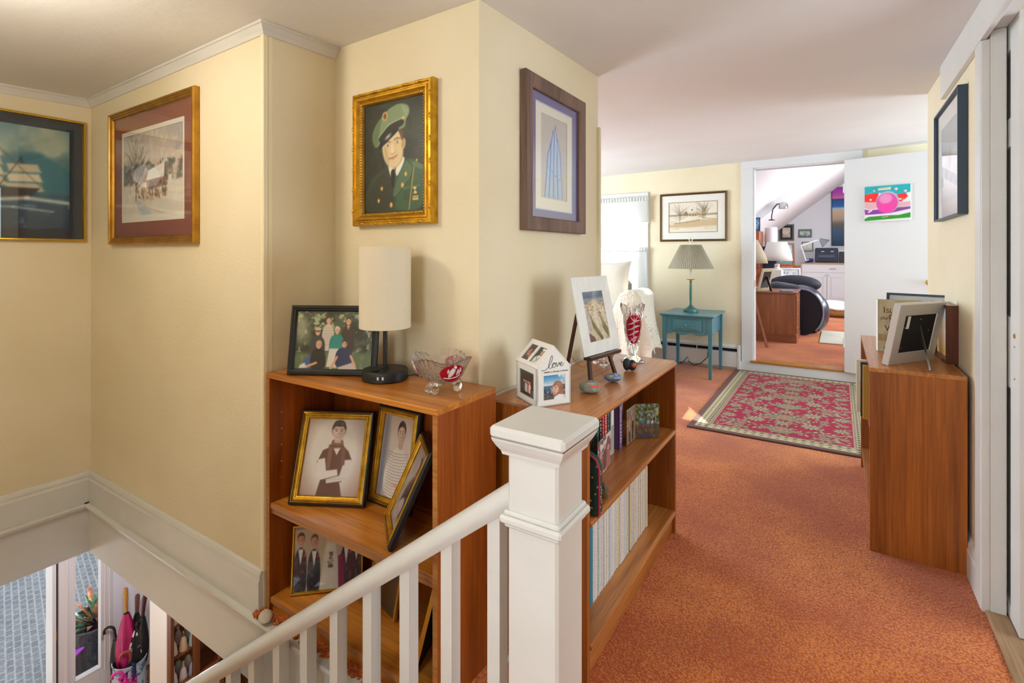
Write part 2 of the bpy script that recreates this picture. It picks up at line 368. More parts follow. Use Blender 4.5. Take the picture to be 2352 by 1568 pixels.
# ================================================================== SETTING
def zc(x, y): return 2.15 + .015 * (x + 1.02) + .032 * (y - 1.2)
m_carpet = None
def carpet_mat(name, a, b, scale, bump, bd):
    m = bpy.data.materials.new(name); m.use_nodes = True; N = m.node_tree.nodes; L = m.node_tree.links; p = N['Principled BSDF']
    p.inputs['Roughness'].default_value = .95; p.inputs['Sheen Weight'].default_value = .25; p.inputs['Specular IOR Level'].default_value = .15
    tc = N.new('ShaderNodeTexCoord'); mp = N.new('ShaderNodeMapping'); mp.inputs['Scale'].default_value = (1, 1, 1); L.new(tc.outputs['Object'], mp.inputs[0])
    n0 = N.new('ShaderNodeTexNoise'); n0.inputs['Scale'].default_value = 35; n0.inputs['Detail'].default_value = 2; L.new(mp.outputs[0], n0.inputs[0])
    mx = N.new('ShaderNodeMix'); mx.data_type = 'VECTOR'; mx.inputs[0].default_value = .02; L.new(mp.outputs[0], mx.inputs[4]); L.new(n0.outputs[1], mx.inputs[5])
    v = N.new('ShaderNodeTexVoronoi'); v.inputs['Scale'].default_value = scale; L.new(mx.outputs[1], v.inputs[0])
    n1 = N.new('ShaderNodeTexNoise'); n1.inputs['Scale'].default_value = 2.2; n1.inputs['Detail'].default_value = 3; L.new(mp.outputs[0], n1.inputs[0])
    ad = N.new('ShaderNodeMath'); ad.operation = 'MULTIPLY_ADD'; ad.inputs[1].default_value = .75; L.new(v.outputs['Distance'], ad.inputs[0]); L.new(n1.outputs[0], ad.inputs[2])
    r = N.new('ShaderNodeValToRGB'); r.color_ramp.elements[0].position = .35; r.color_ramp.elements[1].position = 1.05
    r.color_ramp.elements[0].color = (*lin(b), 1); r.color_ramp.elements[1].color = (*lin(a), 1); L.new(ad.outputs[0], r.inputs[0]); L.new(r.outputs[0], p.inputs[0])
    bm_ = N.new('ShaderNodeBump'); bm_.invert = True; bm_.inputs['Strength'].default_value = bump; bm_.inputs['Distance'].default_value = bd
    L.new(v.outputs['Distance'], bm_.inputs['Height']); L.new(bm_.outputs[0], p.inputs['Normal']); MATS[name] = m
    return m
m_carpet = carpet_mat('terracotta_carpet', 'a84a10', 'f0923c', 135, .7, .005)
YB = 6.17
# floors (upper storey): three slabs round the stair well
fb = MB(); fb.box(-5.5, 2.8, 1.073, YB + .1, -.27, 0); fb.box(-5.5, -3.35, -2, 1.073, -.27, 0); fb.box(-.62, 2.8, -2, 1.073, -.27, 0)
struct(fb.build('floor', m_carpet), 'terracotta loop carpet through the landing and bedroom')
# shaggy carpet edge hanging over the stair well
eb = MB(); rr = random.Random(3)
for i in range(520):
    x = -1.75 + 1.1 * rr.random(); y = 1.045 + .03 * rr.random(); r_ = .005 + .006 * rr.random()
    eb.ell((x, y + .015, -.004 - .03 * rr.random() * (1 if y < 1.062 else 0)), (r_, r_, r_), 5, 3)
for i in range(60):
    x = -1.79 + .06 * rr.random(); y = 1.035 + .045 * rr.random(); r_ = .006 + .007 * rr.random()
    eb.ell((x, y + .01, .002 - .03 * rr.random()), (r_, r_, r_), 5, 3)
o = tag(eb.build('carpet_edge', m_carpet), 'frayed terracotta carpet edge along the stair well lip', 'carpet edge', kind='stuff')
# ceiling, slightly out of level as the old house is
cb = MB(); xs = (-3.6, 2.8); ys = (-2.0, YB + .05)
v = [(x, y, zc(x, y) + t) for t in (0, .12) for x, y in ((xs[0], ys[0]), (xs[1], ys[0]), (xs[1], ys[1]), (xs[0], ys[1]))]
cb.add(v, [(0, 1, 2, 3), (7, 6, 5, 4), (0, 4, 5, 1), (1, 5, 6, 2), (2, 6, 7, 3), (3, 7, 4, 0)])
struct(cb.build('ceiling', m_ceil))
struct(B(-4.6, -3.55, 1.0, YB + .05, 2.3, 2.42).build('ceiling_bedroom', m_ceil))
HT = 2.42
def wallb(name, *boxes, m=None):
    b = MB()
    for q in boxes: b.box(*q)
    return struct(b.build(name, m or m_wall))
wallb('wall_left', (-3.5, -3.35, -2, 1.2, -.27, HT))
wallb('wall_far', (-3.5, -1.76, 1.073, 1.52, -.27, HT))
wallb('wall_middle', (-1.9, -1.02, 1.385, 1.5, 0, HT))
wallb('wall_passage', (-1.14, -1.02, 1.5, 2.395, 0, HT), (-1.14, -1.005, 2.38, 2.40, 0, 1.93))
wallb('wall_bedroom_front', (-4.6, -1.14, 1.5, 1.6, 0, HT))
wallb('wall_bedroom_left', (-4.6, -4.4, 1.5, YB + .1, 0, .7), (-4.6, -4.4, 1.5, YB + .1, 2.0, 2.5), (-4.6, -4.4, 1.5, 3.4, .7, 2.0), (-4.6, -4.4, 5.0, YB + .1, .7, 2.0))
DX0, DX1, DZ0, DZ1 = -.79, .066, .12, 2.235
WX0, WX1, WZ0, WZ1 = -2.95, -2.07, .72, 1.93
wallb('wall_back', (-4.6, WX0, YB, YB + .12, -.1, 2.5), (WX0, WX1, YB, YB + .12, -.1, WZ0), (WX0, WX1, YB, YB + .12, WZ1, 2.5), (WX1, DX0, YB, YB + .12, -.1, 2.5),
      (DX0, DX1, YB, YB + .12, DZ1, 2.5), (DX0, DX1, YB, YB + .12, -.1, DZ0 - .02), (DX1, 2.8, YB, YB + .12, -.1, 2.5))
PY0, PY1, PZ = 1.3, 2.478, 2.115
wallb('wall_right', (.455, .50, PY1 + .02, 3.94, 0, HT), (.56, .60, PY1 + .02, 3.94, 0, HT), (.50, .56, 3.55, 3.94, 0, HT), (.455, .60, PY0, PY1 + .02, PZ + .015, HT), (.455, .60, -2, PY0, 0, HT))
wallb('wall_right_return', (.60, 2.8, 3.82, 3.94, 0, HT))
wallb('wall_right_room', (2.6, 2.8, 3.94, 4.35, 0, 2.5), (2.6, 2.8, 5.65, YB + .1, 0, 2.5), (2.6, 2.8, 4.35, 5.65, 0, .7), (2.6, 2.8, 4.35, 5.65, 2.0, 2.5))
wallb('wall_behind', (-3.5, -1.65, -1.75, -1.6, -.27, HT), (-.15, 2.8, -1.75, -1.6, -.27, HT), (-1.65, -.15, -1.75, -1.6, -.27, .7), (-1.65, -.15, -1.75, -1.6, 2.0, HT))
wallb('wall_side_room', (2.0, 2.1, -1.6, 3.82, 0, HT), m=m_white2)
# crown moulding
def crown_run(path, name):
    pr = [(0, 0), (0, -.042), (.006, -.042), (.012, -.03), (.024, -.012), (.030, -.010), (.030, 0)]; b = MB(); v = []
    for (x, y), (nx, ny) in path: v += [(x + nx * a, y + ny * a, zc(x, y) + z + .001) for a, z in pr]
    k = len(pr); n = len(path); f = [tuple(range(k)), tuple(range(n * k - 1, (n - 1) * k - 1, -1))]
    for s in range(n - 1): f += [(s * k + i, s * k + (i + 1) % k, s * k + k + (i + 1) % k, s * k + k + i) for i in range(k)]
    return struct(b.add(v, f).build(name, m_white))
crown_run([((-3.35, -1.6), (1, 0)), ((-3.35, 1.073), (1, -1)), ((-1.76, 1.073), (1, -1)), ((-1.76, 1.384), (1, 0))], 'trim_1')
# corner bead at the niche
struct(B(-1.772, -1.752, 1.065, 1.085, .145, zc(-1.76, 1.07) - .04, .003).build('trim_4', mat('corner_bead_cream', 'eee2c0', rough=.5)))
struct(B(-1.762, -1.754, 1.085, 1.105, 0.0, zc(-1.76, 1.07) - .04, .003).build('trim_5', mat('corner_bead_cream', 'eee2c0')))
# baseboards and stair-well fascia, left wall and far wall
def basebd(axis, a, b_, pos, sgn, name, m=m_white):
    mb = MB(); pr = [(0, -.0115), (.018, -.0115), (.018, .105), (.014, .115), (.014, .128), (.009, .14), (.004, .146), (0, .146)]
    mb.prism([(pos + sgn * d, z) for d, z in pr], axis, a, b_); return struct(mb.build(name, m))
def fascia(axis, a, b_, pos, sgn, name):
    mb = MB(); pr = [(0, -.012), (.036, -.012), (.040, -.02), (.036, -.034), (.022, -.04), (.016, -.05), (.014, -.275), (0, -.275)]
    mb.prism([(pos + sgn * d, z) for d, z in pr], axis, a, b_); return struct(mb.build(name, m_white))
basebd('y', -1.6, 1.073, -3.35, 1, 'baseboard_left'); fascia('y', -1.6, 1.073, -3.35, 1, 'trim_6')
basebd('x', -3.3318, -1.765, 1.073, -1, 'baseboard_far'); fascia('x', -3.3355, -.62, 1.073, -1, 'trim_7')
basebd('y', 2.577, 3.94, .455, -1, 'baseboard_right')
# ---- right wall: pocket door, its casing, header band and threshold
struct(B(.437, .4548, 2.49, 2.575, 0, 2.075, .002).build('trim_8', m_white))                      # far casing face
struct(B(.435, .4548, PY0, 3.343, 2.0755, 2.26, .002).build('trim_9', m_white))                  # header band
jb = MB(); jb.box(.440, .4615, 2.478, 2.4895, 0, 2.0715); jb.box(.462, .505, 2.470, 2.4975, 0, PZ - .0125, .002)
jb.box(.456, .505, PY0, 2.4975, PZ - .012, PZ + .0145)
struct(jb.build('trim_10', m_white))
th = MB(); th.box(.447, .64, PY0, 2.475, 0, .012, .004); struct(th.build('trim_11', wood('threshold_oak', '8a6a48', 'b8946c', 'y', rough=.5)))
door = struct(thing_ := bpy.data.objects.new('door_1', None)); C.objects.link(thing_); thing_.location = (.527, 2.345, .015)
door['label'] = 'white panelled pocket door slid back into the right wall'
pd_ = MB(); H_ = 2.10; sec = [(0, .04), (.81, 1.06), (1.66, 1.76), (2.0, H_)]
pd_.box(-.017, .017, 0, .105, 0, H_, .0015)
pd_.box(-.017, .017, .9, 1.0, 0, H_)
for a, b_ in sec: pd_.box(-.017, .017, .105, .9, a, b_)
pd_.build('door_leaf', m_white, thing_)
for a, b_ in ((.04, .81), (1.06, 1.66), (1.76, 2.0)): B(-.004, .004, .105, .9, a, b_).build('panel', m_white, thing_)
MB().lathe([(.009, 0), (.009, .0015), (.006, .002), (.006, -.004)], 14).xf(Matrix.Translation((-.0175, .055, 1.0)) @ Matrix.Rotation(R(-90), 4, 'Y')).build('lock_hole', m_brass, thing_)
for z in (.963, .853):
    MB().lathe([(.004, 0), (.004, .0015), (.001, .002)], 8).xf(Matrix.Translation((-.0175, .055, z)) @ Matrix.Rotation(R(-90), 4, 'Y')).build('screw', m_steel, thing_)
# ---- back doorway casing, sill, open door
cz = zc(-.9, YB)
cs = MB(); cs.box(DX0 - .115, DX0, YB - .022, YB, DZ0 - .022, DZ1, .002); cs.box(DX1, DX1 + .115, YB - .022, YB, DZ0 - .022, DZ1, .002); cs.box(DX0 - .115, DX1 + .14, YB - .022, YB, DZ1, 2.34, .002)
cs.box(DX0 + .0005, DX0 + .012, YB - .005, YB + .125, DZ0, DZ1 - .0125); cs.box(DX1 - .012, DX1 - .0005, YB - .005, YB + .125, DZ0, DZ1 - .0125); cs.box(DX0 + .001, DX1 - .001, YB - .004, YB + .124, DZ1 - .012, DZ1 - .0005)
struct(cs.build('trim_12', m_white2))
struct(B(DX0 - .14, 2.6, YB - .03, YB - .001, 0, DZ0 - .022, .003).build('trim_13', m_white2))
struct(B(DX0 - .02, DX1 + .03, YB - .05, YB + .125, DZ0 - .022, DZ0, .006).build('trim_14', wood('honey_oak_sill', 'b8742a', 'd89a48', 'x', rough=.3)))
dr = bpy.data.objects.new('door_2', None); C.objects.link(dr); struct(dr, 'flat white door swung open against the bedroom wall')
dr.location = (DX1 - .005, YB - .03, .105); dr.rotation_euler = (0, 0, R(-14.5))
B(0, .86, -.034, 0, .0, 2.13, .002).build('door_leaf', m_white2, dr)
kn = MB().lathe([(.026, 0), (.026, .004), (.010, .008), (.009, .030), (.020, .036), (.027, .050), (.022, .064), (.0, .068)], 18).xf(Matrix.Translation((.672, -.034, .93)) @ Matrix.Rotation(R(90), 4, 'X'))
kn.build('door_knob', m_brass, dr, smooth=True)
for z in (.25, 1.8): MB().lathe([(.007, 0), (.007, .09)], 8, (-.004, -.036, z)).build('hinge', m_white2, dr)
struct(B(DX0 + .0005 + .012, DX0 + .015, YB + .02, YB + .05, .92, 1.0).build('trim_15', m_brass))
# ---- window in the back wall
wn = bpy.data.objects.new('window_1', None); C.objects.link(wn); struct(wn, 'white sash window in the bedroom back wall')
wf = MB(); wf.box(WX0 - .11, WX0, YB - .022, YB, WZ0 - .05, WZ1 + .115, .002); wf.box(WX1, WX1 + .11, YB - .022, YB, WZ0 - .05, WZ1 + .115, .002); wf.box(WX0, WX1, YB - .022, YB, WZ1, WZ1 + .115, .002)
wf.box(WX0 - .13, WX1 + .13, YB - .06, YB, WZ0 - .03, WZ0, .004)
wf.build('window_casing', m_white2, wn)
sf = MB()
for z0, z1, y in ((WZ0, (WZ0 + WZ1) / 2 + .02, YB + .05), ((WZ0 + WZ1) / 2 - .02, WZ1, YB + .085)):
    sf.box(WX0, WX0 + .06, y, y + .03, z0, z1); sf.box(WX1 - .075, WX1, y, y + .03, z0, z1); sf.box(WX0, WX1, y, y + .03, z0, z0 + .045); sf.box(WX0, WX1, y, y + .03, z1 - .045, z1)
sf.build('sash', m_white2, wn)
for z0, z1, y in ((WZ0 + .045, 1.32, YB + .063), (1.34, WZ1 - .045, YB + .098)): B(WX0 + .06, WX1 - .075, y, y + .004, z0, z1).build('pane', m_glass, wn)
# ================================================================== FAR ROOM SHELL
m_farw = mat('attic_wall_white', 'e3e6ea', rough=.8)
FY = 14.1
struct(B(-2.0, 2.2, YB + .12, FY, -.1, DZ0).build('floor_attic', m_carpet))
wallb('wall_attic_far', (-2.0, 2.2, FY, FY + .15, -.1, 4.4), m=m_farw)
wallb('wall_attic_left', (-2.0, -1.88, YB + .12, FY, -.1, 1.6), m=m_farw)
wallb('wall_attic_right', (2.05, 2.2, YB + .12, FY, -.1, 4.4), m=m_farw)
wallb('wall_attic_front', (-2.0, DX0 - .02, YB + .12, YB + .2, -.1, 4.4), (DX1 + .02, 2.2, YB + .12, YB + .2, -.1, 4.4), (DX0 - .02, DX1 + .02, YB + .12, YB + .2, DZ1 + .01, 4.4), m=m_farw)
def slope(name, y0, y1, off):
    b = MB(); p = [(-2.0, 1.978 + .8 * (-2.0 + 1.08) + off), (.75, 1.978 + .8 * (.75 + 1.08) + off)]
    b.prism([p[0], p[1], (2.2, p[1][1]), (2.2, p[1][1] + .3), (p[1][0], p[1][1] + .3), (p[0][0], p[0][1] + .3)], 'y', y0, y1)
    return struct(b.build(name, mat('attic_ceiling_white', 'eef0f3', rough=.85)))
slope('ceiling_attic_near', YB + .12, 10.1, .16); slope('ceiling_attic_far', 10.1, FY + .1, 0)
# ================================================================== LOWER STOREY SHELL
LZ = -2.5; LX = -5.35
struct(B(LX, 2.8, -2, 8, LZ - .1, LZ).build('floor_lower', wood('lower_floor_oak', '8a5a34', 'b07a48', 'x')))
def porch_mat():
    m = bpy.data.materials.new('grey_block_carpet'); m.use_nodes = True; N = m.node_tree.nodes; L = m.node_tree.links; p = N['Principled BSDF']; p.inputs['Roughness'].default_value = .95
    tc = N.new('ShaderNodeTexCoord'); mp = N.new('ShaderNodeMapping'); mp.inputs['Rotation'].default_value = (0, 0, R(12)); L.new(tc.outputs['Object'], mp.inputs[0])
    br = N.new('ShaderNodeTexBrick'); br.inputs['Scale'].default_value = 5.2; br.inputs['Color1'].default_value = (*lin('8e9194'), 1); br.inputs['Color2'].default_value = (*lin('7e8185'), 1)
    br.inputs['Mortar'].default_value = (*lin('adb0b3'), 1); br.inputs['Mortar Size'].default_value = .06; br.inputs['Mortar Smooth'].default_value = 1; br.inputs['Brick Width'].default_value = .55; br.inputs['Row Height'].default_value = .3
    nz = N.new('ShaderNodeTexNoise'); nz.inputs['Scale'].default_value = 60; L.new(mp.outputs[0], nz.inputs[0])
    mx = N.new('ShaderNodeMix'); mx.data_type = 'RGBA'; mx.blend_type = 'OVERLAY'; mx.inputs[0].default_value = .5
    L.new(mp.outputs[0], br.inputs[0]); L.new(br.outputs[0], mx.inputs[6]); L.new(nz.outputs[0], mx.inputs[7]); L.new(mx.outputs[2], p.inputs[0]); return m
struct(B(-9.5, LX, -1.5, 6, LZ - .1, LZ + .01).build('floor_porch', porch_mat()))
wallb('wall_porch', (-9.6, -9.5, -1.5, 6, LZ, LZ + 1.0), m=m_lowwall)
OY0, OY1, SY0, SY1 = .45, 1.454, 1.495, 1.865
wallb('wall_lower_front', (LX - .12, LX, -2, OY0, LZ, -.27), (LX - .12, LX, SY1, 2.75, LZ, -.27), (LX - .12, LX, OY0, SY1, -.42, -.27), m=m_lowwall)
wallb('wall_lower_middle', (-4.75, -4.62, 2.0, 8, LZ, -.27), (LX, -4.75, 2.6, 2.75, LZ, -.27), m=m_lowwall)
wallb('wall_lower_back', (-4.75, 2.8, 7.9, 8, LZ, -.27), m=m_lowwall)
wallb('wall_lower_side', (-5.5, -1.0, -.25, -.12, LZ, HT), m=m_wall)
struct(B(-4.64, -4.36, 1.865, 1.905, LZ, -.27, .004).build('trim_16', mat('warm_white_casing', 'efeae0', rough=.45)))
struct(B(LX - .13, LX + .02, OY1, 1.480, LZ, -.42, .003).build('trim_17', m_white2))
struct(B(LX - .14, LX - .02, 1.480, 1.497, LZ, -.42).build('gap_shade', m_dark))  # dark strip standing in for the shade in the gap beside the jamb
w2 = bpy.data.objects.new('window_2', None); C.objects.link(w2); struct(w2, 'glazed sidelight beside the open porch door'); w2.location = (LX, 0, 0)
b = MB(); b.box(-.05, .012, SY0, 1.600, LZ, -.42, .004); b.box(-.05, .012, 1.778, SY1, LZ, -.42, .004); b.box(-.05, .012, 1.6, 1.778, LZ, LZ + .24, .004)
b.box(-.03, .022, 1.535, 1.56, LZ, -.42, .006); b.box(-.03, .020, 1.80, 1.815, LZ + .2, -.42, .006); b.box(-.03, .020, 1.835, 1.85, LZ, -.42, .006)
b.build('window_frame', m_white2, w2)
B(-.02, -.014, 1.595, 1.785, LZ + .235, -.42).build('pane', m_glass, w2)
b = MB(); b.box(-.025, .018, 1.595, 1.603, LZ + .24, -.42); b.box(-.025, .018, 1.775, 1.783, LZ + .24, -.42); b.box(-.025, .018, 1.6, 1.78, LZ + .232, LZ + .245)
b.build('glazing_bead', m_white2, w2)
B(-.035, -.012, 1.488, 1.505, -1.86, -1.78).build('strike_plate', m_brass, w2)

# ================================================================== PRINTS
def tree(c, x, y, h, col, seed, wd=.012, n=26, spread=.5, a=1):
    r = random.Random(seed); c.line([(x, y), (x + .01 * h, y - h * .55)], wd, col, a)
    for i in range(n):
        t = .25 + .75 * r.random(); y0 = y - h * .55 * t; an = R(-90 + (r.random() - .5) * 130 * spread * 2); l = h * (.25 + .35 * r.random())
        x1 = x + math.cos(an) * l; y1 = y0 + math.sin(an) * l; c.line([(x, y0), ((x + x1) / 2 + .01, (y0 + y1) / 2), (x1, y1)], wd * .35, col, a * .7)
def face(c, x, y, r, skin, hair, hairtop=True, smile=True, dark='4a342c'):
    """a small portrait head: hair, ears, face with modelling, eyes, nose, mouth"""
    sk = hx(skin); sh = sk * .80; hl = np.clip(sk * 1.08, 0, 1)
    if hairtop: c.ell(x, y - r * .20, r * .84, r * 1.02, hair, 0, r * .14)
    c.ell(x - r * .74, y + .08 * r, r * .12, r * .22, sh); c.ell(x + r * .74, y + .08 * r, r * .12, r * .22, sh)
    c.ell(x, y + r * .14, r * .70, r * .95, skin, 0, r * .12); c.ell(x + r * .38, y + r * .34, r * .30, r * .55, sh, 0, r * .5, .55); c.ell(x - r * .2, y - r * .1, r * .3, r * .4, hl, 0, r * .4, .6)
    c.sp([(x - r * .76, y - r * .1), (x - r * .74, y - r * .8), (x, y - r * 1.22), (x + r * .74, y - r * .8), (x + r * .76, y - r * .1), (x + r * .5, y - r * .52), (x, y - r * .68), (x - r * .5, y - r * .5)], hair, r * .12)
    for s_ in (-1, 1):
        c.ell(x + s_ * r * .3, y + r * .02, r * .15, r * .085, 'efe6e0', 0, r * .1, .7); c.ell(x + s_ * r * .3, y + r * .02, r * .075, r * .08, dark, 0, r * .08)
        c.line([(x + s_ * r * .15, y - r * .17), (x + s_ * r * .32, y - r * .23), (x + s_ * r * .48, y - r * .17)], r * .06, dark, .75, r * .08)
    c.line([(x + r * .02, y + r * .05), (x + r * .09, y + r * .34)], r * .08, sh, .8, r * .1); c.line([(x - r * .1, y + r * .40), (x + r * .1, y + r * .40)], r * .05, dark, .4, r * .08)
    if smile: c.sp([(x - r * .34, y + r * .58), (x, y + r * .63), (x + r * .34, y + r * .58), (x + r * .16, y + r * .76), (x - r * .16, y + r * .76)], 'b4685c', r * .08); c.ell(x, y + r * .645, r * .2, r * .045, 'f2ebe6', 0, r * .06)
    else: c.line([(x - r * .25, y + r * .6), (x, y + r * .63), (x + r * .25, y + r * .58)], r * .09, 'a0584c', .9, r * .08)
def p_ship():
    c = Cv(150, 82, 1.75, '3a6f80')
    c.vgrad([(0, '5f8c96'), (.25, '9fb4a8'), (.45, '5b8792'), (.62, '356a7c'), (.66, '2c5a70'), (.75, '244a63'), (1, '1c3550')])
    c.noise(4, 'b9bda6', .55, .8, 4, .7, 0, .45); c.noise(5, '2e6478', .5, .8, 9, .7, 0, .62)
    c.poly([(1.0, .60), (1.25, .30), (1.5, .26), (1.75, .42), (1.75, .64), (1.0, .64)], '2a6f82', .05); c.noise(12, 'dfe4da', .70, .82, 5, .8, .60, .78); c.noise(18, '4d7f93', .66, .8, 15, .6, .76, 1)
    for mx, t, n in ((.45, .12, 5), (.75, .06, 6), (1.06, .1, 5), (1.36, .32, 4)):
        c.line([(mx, t), (mx + .02, .66)], .010, '2c2a28')
        for k in range(n):
            y = t + .07 + k * .09
            if y < .58: c.poly([(mx - .11 - .01 * k, y), (mx + .12 + .01 * k, y - .015), (mx + .15 + .01 * k, y + .06), (mx - .09, y + .075)], 'e4d9bd' if k % 2 else 'cfc4a8', .02, .92)
    c.poly([(.25, .64), (1.5, .60), (1.4, .72), (.35, .73)], '23262e', .02)
    c.line([(.2, .74), (.6, .70), (1.0, .75), (1.4, .70), (1.75, .73)], .03, 'eef0e8', .8, .03); c.line([(.9, .80), (1.3, .79), (1.6, .82)], .015, 'd7dfdf', .7, .02)
    c.line([(1.36, .32), (1.2, .6)], .006, '2c2a28'); c.line([(1.06, .1), (1.5, .58)], .005, '2c2a28', .7)
    return c
def p_winter():
    c = Cv(130, 92, 1.42, 'd9d2c6')
    c.vgrad([(0, 'b9b5ae'), (.2, 'cbbfb2'), (.42, 'dcc4b2'), (.5, 'c9b8aa'), (.62, 'd8cdbe'), (1, 'c9cccb')])
    c.noise(5, '9a9aa4', .5, .8, 3, .6, 0, .3); c.noise(14, '8a6f5c', .42, .6, 6, .85, .40, .62); c.noise(18, '4e5a58', .52, .66, 8, .8, .36, .58)
    r = random.Random(2)
    for i in range(42):
        x = r.random() * 1.42; h = .08 + .14 * r.random(); c.poly([(x - .02, .60), (x, .60 - h), (x + .02, .60)], r.choice(['4a5650', '6e4a3c', '5c6870', '8a5a44']), .03, .75)
    c.poly([(0, .62), (.5, .60), (1.0, .63), (1.42, .60), (1.42, 1), (0, 1)], 'e2dacd', .04, .9)
    c.poly([(.62, .47), (1.0, .40), (1.06, .56), (.58, .58)], 'efebe4', .015); c.poly([(1.0, .40), (1.06, .56), (1.05, .66), (.98, .66)], '5c4a42', .015); c.poly([(.58, .58), (1.06, .56), (1.05, .66), (.60, .68)], '8a5a4a', .015)
    c.rect(.70, .60, .76, .66, '4a3a36'); c.rect(.88, .59, .94, .65, '3f3632'); c.rect(1.08, .55, 1.16, .66, 'e6e2dc')
    for i in range(70):
        x = .35 + r.random() * .7; y = .66 + r.random() * .12; c.ell(x, y, .02 + .02 * r.random(), .012, r.choice(['a8744e', '7c4c36', 'c89a78', '4c3c34']), r.random() * 90, .02, .7)
    tree(c, .33, .80, .78, '5a4a44', 5, .02, 44, .45); tree(c, .18, .72, .6, '6c5c58', 6, .01, 30, .4, .7); tree(c, .48, .70, .6, '6c5c58', 9, .009, 26, .4, .6)
    c.poly([(.3, .80), (.42, .80), (.75, .98), (.5, 1.0)], '9fb2c4', .06, .6); c.line([(.5, .86), (.8, .93), (1.0, .97)], .008, '8c7a66', .5); c.noise(26, 'f2eee6', .6, .75, 12, .4)
    return c
def p_soldier():
    A = .315 / .415; c = Cv(110, 146, A, '33382c'); c.noise(4, '232721', .4, .7, 3, .8); c.noise(5, '45503f', .6, .85, 14, .7)
    c.vign('20231d', .40, .75, .42, .45, .7)
    g, gd, gl = '3f5b43', '2a4031', '6d8262'
    c.sp([(.30, .58), (.10, .68), (.03, .80), (.0, 1), (.76, 1), (.76, .68), (.62, .58), (.52, .52)], '3a4a3a', .04); c.sp([(.42, .60), (.58, .52), (.76, .62), (.76, 1), (.42, 1), (.36, .86)], g, .03)
    c.sp([(.30, .58), (.40, .70), (.40, 1), (0, 1), (.06, .76)], '34382c', .05); c.sp([(.53, .53), (.62, .60), (.60, .70), (.40, .88), (.36, .84)], '4d6b50', .015); c.line([(.53, .53), (.62, .62), (.59, .71), (.39, .88)], .008, gd)
    c.sp([(.50, .80), (.70, .78), (.70, .90), (.50, .92)], '385240', .015); c.line([(.50, .80), (.70, .78)], .006, gl)
    c.sp([(.30, .56), (.36, .73), (.42, .62)], 'dfe0d2', .012); c.sp([(.40, .62), (.47, .50), (.53, .53), (.42, .70)], 'e6e6da', .012); c.sp([(.345, .62), (.40, .61), (.40, .70), (.37, .80), (.345, .72)], '1a1c1a', .012)
    s, sd = 'd9c49a', 'b3946a'
    c.sp([(.29, .46), (.50, .42), (.50, .54), (.40, .62), (.31, .57)], sd, .02); c.ell(.365, .42, .128, .185, s, -8, .02); c.sp([(.25, .40), (.29, .40), (.33, .58), (.28, .52)], sd, .03, .6)
    c.ell(.50, .40, .027, .05, 'c9ab7c', 8); c.ell(.50, .40, .014, .03, sd, 8); c.sp([(.45, .27), (.50, .28), (.50, .37), (.475, .36)], '6b4630', .02)
    for x, y in ((.305, .395), (.425, .375)): c.ell(x, y, .024, .010, 'e4dcc2', -8, .012, .8); c.ell(x + .002, y, .009, .010, '3c3a30', 0, .008); c.ell(x, y - .016, .034, .016, 'c0a276', -8, .02, .5); c.line([(x - .035, y - .024), (x, y - .036), (x + .035, y - .03)], .010, '6a4a30', .8); c.line([(x - .03, y + .015), (x + .025, y + .013)], .005, sd, .7)
    c.sp([(.345, .39), (.372, .385), (.392, .46), (.375, .474), (.345, .470)], 'e6d4b0', .012); c.line([(.345, .472), (.37, .478), (.395, .465)], .008, sd); c.line([(.32, .515), (.37, .512), (.42, .495)], .010, 'a3584a'); c.line([(.33, .525), (.37, .528), (.41, .512)], .008, 'c98070', .7); c.line([(.40, .45), (.435, .50)], .006, sd, .6)
    c.sp([(.10, .30), (.14, .20), (.30, .07), (.44, .03), (.56, .06), (.58, .13), (.53, .19), (.52, .26), (.36, .28), (.20, .39), (.14, .40)], '7c8f6c', .012); c.sp([(.10, .30), (.14, .20), (.24, .12), (.20, .24), (.18, .38), (.13, .40)], '5a6c50', .03, .8); c.sp([(.46, .04), (.58, .10), (.53, .19), (.50, .12)], '93a583', .03, .7)
    c.sp([(.18, .32), (.32, .21), (.50, .17), (.515, .23), (.36, .27), (.21, .37)], '23241f', .01); c.line([(.19, .31), (.32, .205), (.50, .165)], .008, 'a8ae7c')
    c.sp([(.19, .37), (.34, .27), (.46, .245), (.42, .29), (.30, .36), (.19, .43)], '151614', .01); c.ell(.31, .315, .04, .015, 'd6d8d0', -30, .02, .8); c.ell(.27, .125, .034, .040, 'c8a860'); c.ell(.27, .125, .02, .027, '7c4a34'); c.ell(.50, .17, .014, .014, 'd8bc70')
    for x, y, rr in ((.53, .67, .022), (.49, .765, .025), (.23, .78, .02), (.35, .935, .024), (.66, .56, .013), (.19, .89, .02)): c.ell(x, y, rr * .8, rr, 'b88a3a'); c.ell(x, y, rr * .4, rr * .6, 'e0c27a')
    c.line([(.63, .60), (.57, .98)], .010, 'c09a48'); c.sp([(.60, .79), (.67, .79), (.61, .85), (.68, .85)], 'e0c884', .01); c.rect(.61, .87, .68, .905, 'd8c078'); c.line([(.61, .885), (.68, .885)], .006, '5a3a2a')
    c.sp([(.62, .56), (.76, .62), (.76, .66), (.60, .60)], '557458', .01); c.noise(30, '8c9a80', .7, .9, 31, .15)
    return c
